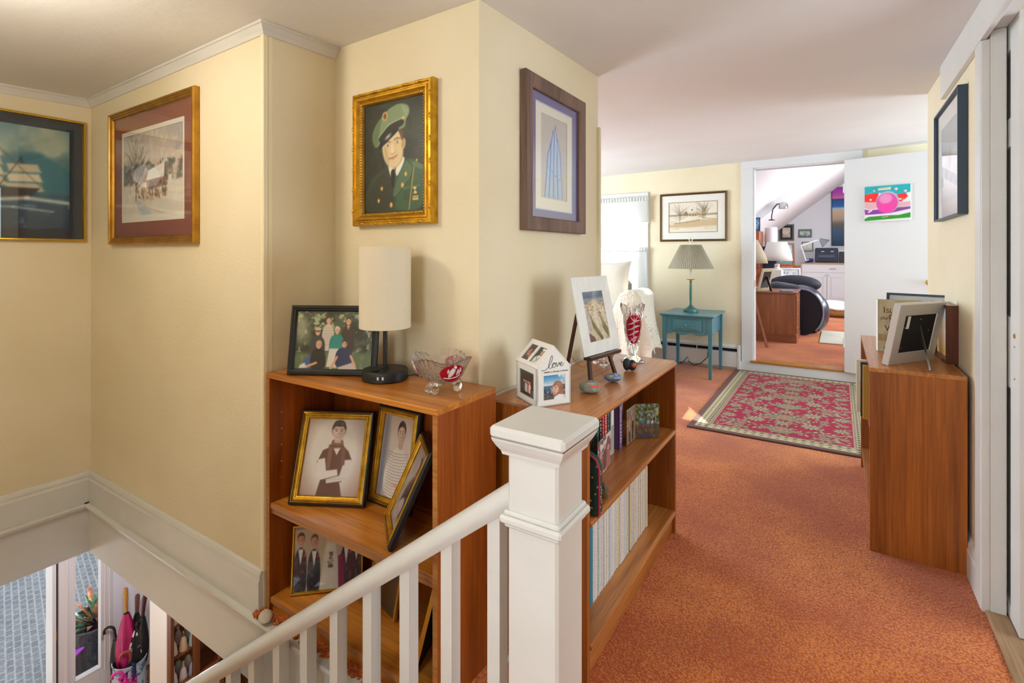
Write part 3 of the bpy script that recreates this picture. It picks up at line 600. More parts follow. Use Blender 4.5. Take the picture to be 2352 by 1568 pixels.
def p_bluestudy():
    """plain stand-in: pale blue tapering brush forms on grey paper"""
    A = .235 / .345; c = Cv(90, 132, A, 'c9c4bd'); c.noise(30, 'bdb8b2', .5, .8, 2, .5)
    for i, (x, w, top, tilt) in enumerate(((.22, .10, .30, .05), (.30, .11, .16, .02), (.38, .11, .10, -.01), (.46, .10, .24, -.04))):
        pts = [(x + tilt, top), (x + w * .45, top + .18), (x + w * .5, .55), (x + w * .62 - tilt, .97), (x - w * .62 - tilt, .97), (x - w * .5, .55), (x - w * .35, top + .16)]
        c.poly(pts, 'a9c2de', .02); c.line(pts[:4], .012, '5f7fd0', .9); c.line(pts[4:] + pts[:1], .014, '4a66c0', .9); c.line([(x + tilt, top + .06), (x, .55), (x - tilt, .92)], .02, 'c8d8ea', .8, .03)
        c.line([(x - w * .3, .60 + .05 * i), (x + w * .3, .64 + .03 * i)], .012, '6f8ed8', .8)
    return c
def p_sepia():
    A = .55 / .354; c = Cv(110, 72, A, 'ece4d2'); c.noise(6, 'd9c49c', .5, .85, 3, .5, .4, .9); a = .85
    c.poly([(0, .42), (.4, .40), (.7, .38), (1.1, .42), (A, .38), (A, .44), (0, .46)], '7a6c50', .03, .7); c.poly([(.5, .38), (.56, .30), (.64, .38), (.64, .46), (.5, .46)], '8a7a5c', .01); c.poly([(.62, .36), (.95, .34), (.98, .40), (.64, .42)], 'cbb88e', .015); c.rect(.66, .40, .94, .46, 'b89a6c')
    for x in (.68, .78, .86): c.rect(x, .41, x + .025, .46, '4a3a24')
    c.ell(.76, .27, .02, .025, '3a2c1c'); c.poly([(0, .75), (.5, .68), (1.0, .60), (A, .58), (A, .78), (.6, .84), (0, .82)], 'c8a878', .06, .75); c.line([(.2, .70), (.6, .66), (1.0, .60)], .03, '8c6a3c', .7, .04); c.line([(.95, .48), (1.25, .56), (A, .58)], .012, '7c5c34', .8)
    tree(c, .36, .70, .66, '6a5230', 3, .012, 44, .6, .7); tree(c, 1.10, .62, .66, '6a5230', 8, .012, 44, .5, .7); tree(c, 1.16, .60, .6, '6a5230', 18, .010, 26, .5, .7)
    for x in (.10, .16, .24): c.line([(x, .70), (x, .62)], .008, '7c5c34', .8)
    return c
def p_balloon():
    A = 1.06; c = Cv(84, 80, A, 'dfe2e4')
    c.poly([(0, 0), (A, 0), (A, .22), (.85, .28), (.6, .26), (.35, .20), (.15, .20), (0, .26)], '12a9b4', .02); c.poly([(0, .24), (.18, .20), (.34, .20), (.30, .45), (.2, .46), (0, .44)], 'ee2a26', .02); c.poly([(.75, .28), (.95, .25), (1.0, .34), (.92, .42), (.84, .48), (.74, .46)], 'ee2a26', .02)
    c.poly([(0, .44), (.3, .46), (.3, .64), (.1, .66), (0, .60)], 'dcaab2', .02); c.poly([(.72, .50), (A, .48), (A, .60), (.72, .64)], 'dcaab2', .02); c.poly([(0, .64), (.1, .68), (.35, .66), (.7, .64), (A, .62), (A, .68), (.6, .78), (.2, .80), (.02, .80)], '8a32a0', .02); c.poly([(0, .92), (.1, .86), (.5, .84), (.8, .84), (A, .78), (A, .92), (.5, .95), (0, .98)], '2c8f22', .02)
    c.ell(.54, .47, .265, .30, 'a9b8cc', 0, .015); c.ell(.53, .49, .245, .275, 'e0469e', 0, .02); c.ell(.50, .37, .15, .14, 'e88ac0', -20, .06); c.ell(.50, .64, .16, .12, 'f03aa4', 0, .06)
    for x, y in ((.14, .38), (.93, .20), (.22, .14)): c.ell(x, y, .025, .025, 'b8a8a0')
    c.ell(.74, .13, .03, .035, 'd8b8b0'); c.line([(.36, .10), (.60, .08)], .06, 'd8c4b4'); c.line([(.10, .73), (.17, .69)], .035, 'e6e2dc'); c.line([(.42, .89), (.55, .87)], .025, 'd894a8'); c.line([(.74, .68), (.9, .66)], .03, '6c5a64'); c.line([(.80, .38), (.9, .42)], .02, 'd8b890')
    return c
def p_mist():
    A = .52 / .43; c = Cv(70, 58, A, 'e4e2dc'); c.vgrad([(0, '9fb0b4'), (.35, 'b9c2c0'), (.4, 'd9dad4'), (1, 'e6e4de')]); c.noise(5, 'c9cfcc', .5, .8, 3, .7); c.noise(9, '9aa39c', .62, .8, 7, .5, .3, .8)
    for i in range(9): x = .1 + .04 * i; c.line([(x, .08), (x + .02, .40)], .006, '8c9aa0', .5)
    c.ell(.55, .45, .10, .16, 'a3a49a', 20, .08, .7); c.ell(.32, .62, .06, .10, '8c9088', -20, .06, .6)
    return c
def body(c, x, y, w, h, col, soft=.012): c.sp([(x - w * .5, y + h), (x - w * .5, y + h * .25), (x - w * .2, y), (x + w * .2, y), (x + w * .5, y + h * .25), (x + w * .5, y + h)], col, soft)
def p_family():
    A = .27 / .195; c = Cv(130, 94, A, '4a5540'); c.noise(9, '1f2a1c', .4, .6, 3, .9); c.noise(16, 'cdd2a8', .55, .72, 6, .8, 0, .7); c.noise(30, '1c2618', .6, .75, 16, .6, 0, .7); c.ell(.08, .3, .14, .25, 'c3c4a6', 0, .15, .6); c.poly([(0, .72), (A, .70), (A, 1), (0, 1)], '5f7050', .08); c.noise(20, '8c9a6c', .55, .7, 9, .5, .7, 1)
    sk = 'd8a888'
    def P(x, y, r, shirt, hair, w=.24, h=.4, long_=False):
        if long_: c.ell(x, y + r * .5, r * .95, r * 1.6, hair)
        body(c, x, y + r * 1.0, w, h, shirt); face(c, x, y, r, sk, hair)
    P(.58, .17, .060, 'cfc6b6', '4a3428', .22, .45, True)
    for k in range(7): c.line([(.49, .30 + k * .045), (.67, .30 + k * .045)], .008, '9a8c80', .7)
    P(.93, .18, .060, '3a2c28', '4a3024', .24, .48, True); c.poly([(.90, .25), (.96, .25), (.93, .33)], sk)
    P(.40, .36, .060, '3c3c42', 'b8a890', .28, .42); c.ell(.40, .315, .06, .03, 'c8b89c'); c.line([(.36, .355), (.44, .355)], .018, '2a2422')
    P(.74, .34, .058, '1f8a84', 'd8d2c4', .26, .36); c.poly([(.62, .64), (.78, .64), (.76, .96), (.58, .94)], 'd8d4cc', .02)
    c.poly([(.16, .86), (.34, .70), (.48, .80), (.44, .98), (.2, .97)], '41609a', .02); P(.43, .58, .062, '1c1c20', 'c8a878', .27, .36); c.line([(.24, .94), (.4, .88)], .04, sk)
    P(.88, .56, .060, '27305c', '3c2c24', .30, .34); c.poly([(.78, .95), (1.05, .86), (1.12, .98), (.82, 1)], 'cfc4bc', .02); c.line([(.76, .78), (.66, .97)], .04, sk); c.line([(1.0, .76), (1.08, .92)], .04, sk); c.poly([(.12, .92), (.2, .88), (.24, .96), (.1, .97)], 'e4e4e4', .02)
    return c
def p_girl():
    A = .19 / .245; c = Cv(108, 140, A, 'e6e2e0'); c.vign('9a7468', .42, .80, None, .45, .85); c.vign('6a5448', .72, 1.0, None, .45, .5)
    b, bd = '6a443e', '553430'
    c.poly([(.26, .78), (.50, .78), (.56, 1), (.22, 1)], b, .012); c.poly([(.24, .42), (.40, .34), (.50, .36), (.58, .42), (.64, .54), (.54, .56), (.54, .82), (.28, .82), (.26, .56), (.18, .58)], b, .012)
    w = 'ece8e8'
    c.poly([(.19, .54), (.28, .52), (.32, .68), (.46, .66), (.48, .74), (.26, .80), (.20, .74)], w, .015); c.poly([(.54, .54), (.63, .53), (.64, .70), (.58, .80), (.34, .84), (.33, .79), (.50, .74)], 'e4e0e2', .015); c.line([(.27, .80), (.48, .73)], .006, 'a89c9c', .7); c.line([(.34, .80), (.58, .77)], .005, 'a89c9c', .7)
    c.poly([(.36, .36), (.48, .36), (.43, .48)], 'eae4e4', .01); c.poly([(.35, .28), (.49, .28), (.52, .38), (.32, .40)], '8a6258', .015); c.poly([(.31, .34), (.37, .36), (.36, .66), (.31, .66)], '8a6258', .012); c.poly([(.47, .34), (.54, .38), (.55, .60), (.51, .62)], '7c564c', .012); c.line([(.34, .36), (.50, .36)], .012, bd, .7)
    c.poly([(.37, .24), (.47, .24), (.46, .32), (.38, .32)], 'd0b8b0', .015); face(c, .42, .16, .115, 'dcc6be', '4e3a36', dark='3c2e2c'); c.ell(.42, .06, .075, .045, '4e3a36')
    return c
def p_boy():
    A = .19 / .245; c = Cv(96, 124, A, 'd8cdc6'); c.vgrad([(0, 'c8b4a8'), (.3, 'ddd2cc'), (1, 'c9bcb8')]); c.vign('8a6a58', .55, .95, None, .5, .8); c.sp([(0, 0), (.18, 0), (.14, 1), (0, 1)], '6c7490', .12, .8)
    w = 'e6e0da'
    c.sp([(.28, .46), (.38, .38), (.54, .38), (.66, .46), (.72, .66), (.70, .86), (.62, 1), (.22, 1), (.14, .84), (.16, .64)], w, .02)
    for k in range(16):
        y = .44 + k * .036; c.line([(.20, y), (.36, y + .02), (.52, y + .012), (.68, y - .01)], .006, '7a6a74', .75)
    for k in range(6): c.line([(.30 + .05 * k, .62), (.27 + .055 * k, .84)], .005, '8a7a80', .6)
    c.ell(.55, .83, .12, .03, 'd0a898', -8); c.line([(.34, .82), (.54, .84)], .02, 'cfa594'); c.sp([(.42, .28), (.54, .28), (.54, .40), (.44, .40)], 'c8a898', .02); face(c, .48, .20, .125, 'd6b8a8', '3a2a26', dark='3a2a26')
    return c
def p_side():
    A = .16 / .245; c = Cv(64, 98, A, 'b8b0b8'); c.vgrad([(0, '9a90a0'), (.4, 'c9c2c6'), (1, 'b8a8a8')]); c.sp([(.2, .5), (.4, .30), (.56, .36), (.58, .66), (.40, .90), (.16, .86)], '55505e', .03); c.sp([(.12, .78), (.34, .62), (.46, .72), (.36, .92), (.12, .98)], 'e0d2d0', .03); c.ell(.40, .20, .11, .12, '3a3640', 20); c.ell(.33, .22, .08, .10, 'cfb8b4', 10); c.noise(8, '8a808c', .6, .9, 4, .4); c.sp([(.4, .80), (.62, .66), (.64, .78), (.46, .94)], '9a7a40', .02)
    return c
def p_wedding():
    A = .28 / .21; c = Cv(96, 72, A, 'b8a890'); c.noise(5, 'd0c4b0', .5, .8, 2, .6); c.vgrad([(0, '4a4450'), (.1, '8a7c74')], 0, .06)
    for i, (x, y) in enumerate(((.14, .20), (.40, .24), (1.02, .22), (1.22, .20))):
        body(c, x, y + .12, .25, .72, '23283e', .015); c.poly([(x - .05, y + .13), (x + .05, y + .13), (x, y + .40)], 'e8e8ea', .012); c.ell(x, y + .14, .035, .014, '16161c'); face(c, x, y, .085, 'c98c70', '3a2820'); c.ell(x + .08, y + .24, .02, .02, 'c84a5c'); c.rect(x - .10, y + .62, x + .10, 1, '1c2136')
    c.poly([(.62, .38), (.70, .28), (.80, .32), (.86, .6), (.94, 1), (.50, 1), (.58, .62)], 'd6d6d2', .03); c.poly([(.62, .3), (.7, .12), (.8, .3), (.84, .55), (.58, .55)], 'e0dcd2', .05, .8); face(c, .70, .20, .07, 'd0a080', 'a87c58'); c.noise(22, 'b8bcc0', .55, .75, 8, .25)
    r = random.Random(4)
    for k in range(40): c.ell(.72 + .09 * (r.random() - .5), .44 + .22 * r.random(), .015, .013, r.choice(['a83850', 'e0d8c8', '3f5a38', 'c86070', '7a2a40']))
    c.poly([(.86, .5), (.96, .46), (1.0, 1), (.88, 1)], '8a2a58', .02)
    return c
def p_couple():
    A = .20 / .26; c = Cv(64, 84, A, '2c2c30'); c.noise(5, '45444c', .5, .8, 3, .7); c.sp([(0, .2), (.25, .15), (.3, .7), (.2, 1), (0, 1)], 'b8a284', .04); r = random.Random(5)
    for k in range(40): c.ell(.16 + .16 * (r.random() - .5), .36 + .2 * r.random(), .018, .016, r.choice(['d8c8a8', 'b89a70', 'a85a48', '5a6a40']))
    body(c, .52, .30, .32, .8, '1c1c22'); face(c, .52, .2, .09, 'c89478', '2c2220'); face(c, .16, .14, .08, 'd0a488', '6a4a34')
    return c
def p_lake():
    c = Cv(64, 64, 1, '4f9ad0'); c.vgrad([(0, '2f84c4'), (.3, '8fc0dc'), (.42, 'dfe8ea'), (.46, '5c7080'), (.5, '3a7aa0'), (.6, '2a5a80'), (.7, '3a4a58'), (1, '5a5448')]); c.noise(5, 'eef2f4', .5, .75, 3, .9, 0, .42); c.noise(12, 'c8d0d8', .58, .7, 4, .9, .55, .8); c.noise(12, '24344c', .58, .7, 14, .8, .55, .85)
    c.ell(.66, .58, .25, .30, 'a8745c', 0, .03); c.poly([(.46, .5), (.9, .5), (.94, .95), (.5, .95)], 'a06c58', .04); c.noise(20, 'd8a890', .55, .7, 9, .35, .3, .95); c.ell(.56, .62, .13, .17, 'e0b4a0', 12, .03); c.line([(.50, .62), (.55, .64)], .015, '6a4438'); c.ell(.52, .72, .04, .015, 'b8605c'); c.ell(.44, .64, .03, .03, 'dca892'); c.poly([(.5, .9), (.7, .8), (1, .84), (1, 1), (.48, 1)], 'e6e6ea', .03); c.noise(9, '6a4034', .7, .8, 19, .4, .3, .8)
    return c
def p_group():
    A = .9; c = Cv(50, 56, A, '4a3a32'); c.noise(5, '3a2c28', .4, .7, 3, .8); c.vgrad([(0, '4a6a78'), (1, '4a4238')], 0, .14)
    for i, (x, s) in enumerate(((.26, '4c5058'), (.38, 'cfc4b4'), (.50, 'c87060'), (.6, 'd8d0c4'))): body(c, x, .50, .14, .34, s); face(c, x, .44, .055, 'd0a080', '5a4434')
    c.poly([(.62, .66), (.9, .70), (.9, 1), (.62, 1)], '5c5c62', .02)
    return c
def p_sailor():
    c = Cv(32, 40, .8, '3c4840'); body(c, .5, .48, .7, .6, 'dcd8d0'); face(c, .52, .28, .17, 'c89878', '4a3a30'); c.ell(.52, .12, .18, .07, 'e8e6e0'); c.line([(.3, .55), (.5, .8), (.7, .55)], .03, '24242c'); c.line([(.4, .8), (.3, 1)], .03, '24242c'); return c
def p_faces():
    c = Cv(32, 40, .8, '5a4840'); face(c, .34, .45, .26, 'a87868', '5a3c30'); face(c, .64, .60, .22, 'b08070', '4a3028'); return c
def p_cliff():
    A = .62; c = Cv(72, 116, A, 'b8a890'); c.vgrad([(0, '6a7a94'), (.12, '4a5a74'), (.18, '8a94a0'), (.22, 'b0a494')], 0, 1); c.p[int(.22 * 116):] = hx('b4a48c')
    c.poly([(0, .15), (.3, .18), (A, .22), (A, .30), (0, .3)], '7a8a9a', .03); c.poly([(.1, .24), (.3, .18), (.5, .24), (A, .26), (A, 1), (.05, 1), (0, .3)], 'c4b08e', .03); c.noise(16, 'e0d8c4', .5, .7, 3, .8, .25, 1); c.noise(20, '8a5c3c', .6, .72, 8, .8, .2, .5)
    c.poly([(.14, .45), (.2, .6), (.42, .95), (.36, 1), (.16, .72)], '6a6838', .03); c.poly([(.42, .42), (.5, .6), (.6, .8), (.58, .98), (.44, .75)], '6a5c30', .03); c.poly([(.02, .8), (.16, .9), (.2, 1), (0, 1)], '5a3430', .02); c.poly([(.22, .40), (.34, .42), (.36, .78), (.28, .70)], 'd8d0b8', .04); c.poly([(0, .3), (.1, .4), (.14, .8), (0, .76)], 'b8acb4', .05, .8); c.noise(24, '4a4024', .66, .76, 21, .7, .45, 1)
    return c
def p_forest(seed=1, ppl=True):
    c = Cv(56, 64, .88, '5a6a4a'); c.noise(10, 'c0b050', .5, .7, seed, .9, 0, .6); c.noise(14, 'a8bcc8', .58, .72, seed + 4, .9, 0, .6); c.noise(12, '2c3a28', .56, .7, seed + 9, .9, 0, .8); c.poly([(0, .62), (.88, .60), (.88, 1), (0, 1)], '5c4c40', .06); c.noise(12, '8a7460', .5, .75, seed + 3, .7, .6, 1); c.poly([(.1, .92), (.6, .9), (.5, 1), (.1, 1)], '4a4a68', .03)
    if ppl:
        for x, s in ((.28, '2a7ac0'), (.46, '9ab4d0'), (.62, 'd8d0cc')): body(c, x, .48, .09, .12, s); c.ell(x, .45, .025, .03, 'b88870'); c.rect(x - .03, .58, x + .03, .68, 'b0504a' if x < .4 else '6a6a74')
    return c
def p_crowd():
    c = Cv(40, 60, .66, 'd8cfcb'); c.noise(4, '6a4a48', .45, .6, 6, .9); 
    for x, y, s in ((.16, .45, 'a05a58'), (.34, .3, '6a4844'), (.52, .42, 'b06a62')): body(c, x, y + .06, .2, .6, s, .03); c.ell(x, y, .06, .08, 'c89484')
    return c
def p_hike():
    c = Cv(36, 56, .62, '8a7460'); c.noise(5, 'c0a898', .5, .8, 4, .8, 0, .5); c.noise(9, 'c88a30', .55, .75, 7, .8, .4, 1)
    for x in (.2, .42): body(c, x, .40, .13, .3, 'a08478' if x < .3 else '3a3434'); c.ell(x, .36, .045, .055, 'c89478'); c.rect(x - .05, .66, x + .05, .95, '3c3638')
    return c
def p_beach():
    A = .25; c = Cv(28, 96, A, '2a5a90'); c.vgrad([(0, 'a030b0'), (.12, 'b850b8'), (.19, 'e070a0'), (.2, '182848'), (.21, '1a4a90'), (.33, '2a6ab0'), (.36, 'a8c0d8'), (.40, 'c8b494'), (.55, 'b09a84'), (.62, '6a6460'), (.68, '5a5858'), (.74, '3a5a78'), (1, '1f3c54')]); c.noise(4, 'd8b890', .6, .9, 3, .3, .38, .7); return c
def p_generic(a, b, d, seed, w=36, h=30, A=1.2):
    c = Cv(w, h, A, a); c.vgrad([(0, a), (.5, b), (1, d)]); c.noise(6, d, .55, .75, seed, .7); c.noise(8, b, .55, .75, seed + 5, .7); return c

# ================================================================== PICTURES ON THE WALLS
GOLDP = [(0, 0), (0, .018), (.006, .026), (.016, .027), (.020, .020), (.028, .019), (.033, .012)]
t = thing('picture_frame', 'large ship painting in navy mat and thin gold frame on stairwell wall', 'picture', (-3.348, .56, 1.362), R(90))
frame_mesh(.97, .622, [(0, 0), (0, .022), (.004, .024), (.010, .024), (.012, .016), (.012, .008)], 'frame', m_goldhi, t)
B(-.474, .474, -.004, 0, .012, .61).build('backing', m_dark, t)
window_mesh(.946, .598, .84, .50, .006, 'mat_board', mat('navy_mat', '26303f', rough=.7), t, .012, .049)
print_obj(p_ship(), .85, .51, t, (0, -.005, .056), rough=.55); B(-.473, .473, -.0135, -.012, .012, .61).build('glass', m_glass, t)
t = thing('picture_frame', 'snowy cabin print with russet mat in wide gold frame', 'picture', (-2.635, 1.071, 1.341), 0)
frame_mesh(.84, .645, [(0, 0), (0, .020), (.004, .026), (.012, .026), (.014, .022), (.020, .022), (.024, .018), (.030, .018), (.036, .010)], 'frame', mat('antique_gold', 'b98a34', 'a0742a', rough=.35, metal=.8, scale=15), t)
B(-.39, .39, -.002, 0, .03, .615).build('backing', m_dark, t)
window_mesh(.78, .585, .62, .435, .006, 'mat_board', mat('russet_mat', '8a4e3c', rough=.75), t, .03, .075)
window_mesh(.63, .445, .585, .385, .004, 'print_margin', mat('paper_margin', 'e9e4d6', rough=.8), t, .10, .035)
print_obj(p_winter(), .60, .40, t, (0, -.003, .125), rough=.6); B(-.388, .388, -.0125, -.011, .03, .615).build('glass', m_glass, t)
t = thing('picture_frame', 'ornate gilt frame with oil portrait of uniformed person in green', 'picture', (-1.4075, 1.383, 1.405), 0)
frame_mesh(.415, .517, [(0, 0), (0, .026), (.005, .034), (.012, .034), (.015, .028), (.020, .028), (.024, .034), (.030, .034), (.036, .024)], 'frame', m_gold, t)
liner = frame_mesh(.345, .447, [(0, .008), (0, .024), (.004, .026), (.012, .022), (.016, .014)], 'carved_liner', m_golddull, t, .035)
rosette = None
for side in range(4):
    n = 5 if side % 2 == 0 else 6
    for k in range(n):
        u = (k + .5) / n; x, z = ((-.5 + u) * .38, .008) if side == 0 else ((-.5 + u) * .38, .509) if side == 2 else (-.1995, .02 + u * .48) if side == 1 else (.1995, .02 + u * .48)
        if rosette is None:
            rosette = MB().ell((0, 0, 0), (.011, .004, .005), 8, 5)
            for s in (-1, 1): rosette.ell((s * .012, .001, 0), (.005, .003, .004), 6, 4)
            o = rosette = rosette.build('rosette', m_gold, t, smooth=True)
        else: o = rosette.copy(); C.objects.link(o); o.parent = t
        o.location = (x, -.034, z); o.rotation_euler = (0, R(90) if side % 2 else 0, 0)
orn = MB(); n = 40
for k in range(n):
    u = (k + .5) / n
    for x, z in (((-.5 + u) * .325, .043), ((-.5 + u) * .325, .474)): orn.ell((x, -.025, z), (.0034, .003, .0045), 6, 4)
    for x, z in ((-.1645, .045 + u * .427), (.1645, .045 + u * .427)): orn.ell((x, -.025, z), (.0045, .003, .0034), 6, 4)
orn.build('carved_beading', m_goldhi, t)['kind'] = 'stuff'
print_obj(p_soldier(), .315, .415, t, (0, -.012, .051), rough=.4); B(-.17, .17, -.008, 0, .04, .475).build('backing', m_dark, t)
t = thing('picture_frame', 'blue study on grey paper, violet mat, brown grained wood frame', 'picture', (-1.018, 1.915, 1.388), R(90))
frame_mesh(.536, .612, [(0, 0), (0, .026), (.003, .029), (.050, .026), (.056, .022), (.056, .010)], 'frame', wood('walnut_frame', '5a4238', '866858', 'z', rough=.5, coat=0), t)
B(-.22, .22, -.002, 0, .05, .56).build('backing', m_dark, t)
window_mesh(.43, .505, .335, .435, .008, 'mat_board', mat('violet_mat', '6f6a9a', rough=.8), t, .053, .035); window_mesh(.345, .445, .325, .425, .006, 'inner_mat', mat('pale_blue_mat', 'b8c8e0', rough=.8), t, .083, .010)
window_mesh(.335, .435, .235, .345, .0045, 'print_margin', mat('paper_margin', 'e9e4d6'), t, .088, .05)
print_obj(p_bluestudy(), .24, .35, t, (0, -.0035, .1355), rough=.7); B(-.215, .215, -.0135, -.012, .055, .557).build('glass', m_glass, t)
t = thing('picture_frame', 'pale misty print in deep slate blue frame by the pocket door', 'picture', (.453, 3.115, 1.462), R(-90))
frame_mesh(.63, .542, [(0, 0), (0, .032), (.008, .032), (.010, .024)], 'frame', m_navywood, t); B(-.31, .31, -.006, 0, .008, .534).build('backing', m_dark, t)
window_mesh(.612, .524, .44, .37, .012, 'mat_board', mat('cream_mat', 'eeebe2', rough=.8), t, .009); print_obj(p_mist(), .45, .38, t, (0, -.010, .081), rough=.7); B(-.306, .306, -.023, -.0215, .009, .533).build('glass', m_glass, t)
t = thing('picture_frame', 'sepia farmhouse watercolour in bronze frame above blue table', 'picture', (-1.435, YB - .002, 1.438), 0)
frame_mesh(.759, .568, [(0, 0), (0, .020), (.006, .024), (.014, .022), (.020, .016), (.024, .012)], 'frame', mat('bronze_frame', '5c4420', rough=.4, metal=.5), t); B(-.36, .36, -.004, 0, .02, .55).build('backing', m_dark, t)
window_mesh(.715, .524, .55, .354, .007, 'mat_board', mat('cream_mat', 'eeebe2'), t, .022); frame_mesh(.556, .36, [(0, .0075), (0, .0085), (.006, .0085)], 'mat_line', mat('tan_line', 'b89458', rough=.7), t, .104)
print_obj(p_sepia(), .552, .356, t, (0, -.005, .106), rough=.7); B(-.357, .357, -.0145, -.013, .024, .545).build('glass', m_glass, t)
dn = Vector((math.sin(R(-14.5)), -math.cos(R(-14.5)), 0)); dd_ = Vector((math.cos(R(-14.5)), math.sin(R(-14.5)), 0)); p0 = Vector((DX1 - .005, YB - .03, 0)) + dd_ * .355 + dn * .0345
t = thing('canvas_painting', 'small bright childlike canvas with pink ball on the white door', 'painting', (p0.x, p0.y, 1.605), R(-14.5))
B(-.18, .18, -.018, 0, 0, .34, .001).build('canvas', mat('canvas_edge', 'd8d4cc', rough=.9), t); print_obj(p_balloon(), .358, .338, t, (0, -.0186, .001), rough=.5)
bd = MB(); r = random.Random(6)
for x, z, s in ((-.13, .21, .010), (.14, .275, .012), (-.10, .295, .008), (.07, .30, .013), (.10, .20, .009), (.12, .18, .007)): MB().ell((x, -.020, z), (s, .005, s), 8, 5).build('glued_bead', mat('pearl_bead', 'd8c8bc', rough=.3), t, smooth=True)
B(-.07, .03, -.024, -.0188, .295, .315, .002).build('name_strip', mat('pearl_bead', 'd8c8bc', rough=.3), t)

# ================================================================== STAIR RAILING
t = thing('stair_railing', 'white painted stair railing with square newel post and turned-down handrail', 'railing', (-.55, .998, 0))
nw = B(-.062, .062, -.062, .062, -.27, .885, .006).build('newel_post', m_white, t)
cp = MB(); cp.box(-.092, .092, -.092, .092, .898, .925, .007); cp.build('post_cap', m_white, nw)
cm = MB(); pr = [(.064, .858), (.070, .860), (.072, .868), (.080, .880), (.086, .892), (.088, .899)]
for i in range(len(pr) - 1):
    (a, z0), (b_, z1) = pr[i], pr[i + 1]
    v = [(sx * a, sy * a, z0) for sx, sy in ((-1, -1), (1, -1), (1, 1), (-1, 1))] + [(sx * b_, sy * b_, z1) for sx, sy in ((-1, -1), (1, -1), (1, 1), (-1, 1))]
    cm.add(v, [(k, (k + 1) % 4, 4 + (k + 1) % 4, 4 + k) for k in range(4)])
cm.build('cap_moulding', m_white, nw)
cl = MB()
for hw, z0, z1, c_ in ((.068, .700, .712, .004), (.076, .710, .728, .005), (.069, .726, .738, .004)): cl.box(-hw, hw, -hw, hw, z0, z1, c_)
cl.build('collar', m_white, nw)
def zr(x): return .757 + .763 * (x + .06)          # rail centre height along local x (negative = down the stair)
rl = MB(); sec = [(-.020, -.024), (.020, -.024), (.028, -.010), (.031, .004), (.026, .022), (.012, .031), (-.012, .031), (-.026, .022), (-.031, .004), (-.028, -.010)]
v = []
for x in (-.05, -2.6): v += [(x, y, zr(x) + z * 1.2) for y, z in sec]
k = len(sec); rl.add(v, [tuple(range(k)), tuple(range(2 * k - 1, k - 1, -1))] + [(i, (i + 1) % k, k + (i + 1) % k, k + i) for i in range(k)])
rl.build('handrail', m_white, t, smooth=True, ang=50)
bxs = [-.13 - .1435 * i for i in range(17)]
b0 = None
for i, x in enumerate(bxs):
    if b0 is None:
        b0 = MB(); hw = .0175
        b0.prism([(-hw, -.80 + 0), (hw, -.80), (hw, -.02 + hw * .763), (-hw, -.02 - hw * .763)], 'y', -hw, hw)
        # prism along y uses (x, z)
        b0 = b0.build('baluster', m_white, t); o = b0
    else:
        o = b0.copy(); C.objects.link(o); o.parent = t
    o.location = (x, 0, zr(x))
st = thing('staircase', 'carpeted stair flight under the white railing', 'stairs', (-.62, .998, 0))
for i in range(10):
    x = -.288 * i; B(x - .31, x, -.95, .05, -.22 * (i + 1) - .04, -.22 * (i + 1), .006).build('tread', m_carpet, st)
    B(x - .30, x - .285, -.95, .04, -.22 * (i + 2), -.22 * (i + 1) - .04).build('riser', m_white, st)
sg = MB(); sg.prism([(.0, -.30), (.0, -.0), (-.02, .0), (-2.9, -2.2), (-2.9, -2.5)], 'y', .04, .068); sg.build('stringer', m_white, st)

# ================================================================== BOOKCASES
def bookcase(name, label, loc, W, D, H, shelves, mz, mx, edge, rz=0, nose=False, kick=.05, th=.018):
    """local: x along width, y 0 = front .. D = back"""
    t = thing(name, label, 'bookcase', loc, rz)
    for x0 in (0, W - th): B(x0, x0 + th, 0, D, 0, H - (th if not nose else .0), .0008).build('side_panel', mz, t)
    for x0 in (0, W - th): B(x0 + .0005, x0 + th - .0005, -.0012, .0006, .001, H - th - .001).build('edge_band', edge, t)
    B(th * .3, W - th * .3, D - .006, D, .02, H - th).build('back_panel', mz, t)
    if nose:
        tp = MB(); tp.box(0, th, -.0, D, H - .001, H, 0)
        pr = [(0.006, H - .026), (-.004, H - .024), (-.010, H - .016), (-.011, H - .010), (-.007, H - .002), (0.0, H), (D, H), (D, H - .026)]
        MB().prism(pr, 'x', th, W - th).build('top_board', mx, t)
    else: B(0, W, -.001, D, H - th, H, .0012).build('top_board', mx, t)
    for z, k, sh in shelves:
        if nose:
            pr = [(0.008, z - k), (-.002, z - k + .003), (-.007, z - k * .6), (-.007, z - k * .35), (-.003, z - .002), (0.004, z), (D - .006, z), (D - .006, z - k)]
            MB().prism(pr, 'x', th, W - th).build('shelf', mx, t)
        else:
            n = 2 if sh else 1
            for q in range(n): 
                zz = z - q * (k + .001); s_ = B(th, W - th, .004 + .004 * q, D - .006, zz - k, zz, .0008).build('shelf', mx, t)
                B(th + .001, W - th - .001, .0028 + .004 * q, .0045 + .004 * q, zz - k + .0006, zz - .0006).build('edge_band', edge, t)
    if kick > 0: B(th, W - th, .012, .026, 0, kick).build('kick_board', mx, t)
    return t
bc1 = bookcase('bookcase', 'cherry laminate bookcase of framed portraits beside the stair railing', (-1.75, 1.077, 0), .815, .287, .865, [(.395, .018, True), (.055, .020, False)], m_cher_z, m_cher_x_lit, m_edge, kick=.034)
for z in (.47, .53, .59, .65, .71): B(.0182, .0188, .045, .050, z, z + .005).build('peg_hole', mat('peg_hole_pale', 'c8a888', rough=.6), bc1)
m_tedge = wood('teak_edge_band', '9a5626', 'ba7438', 'z')
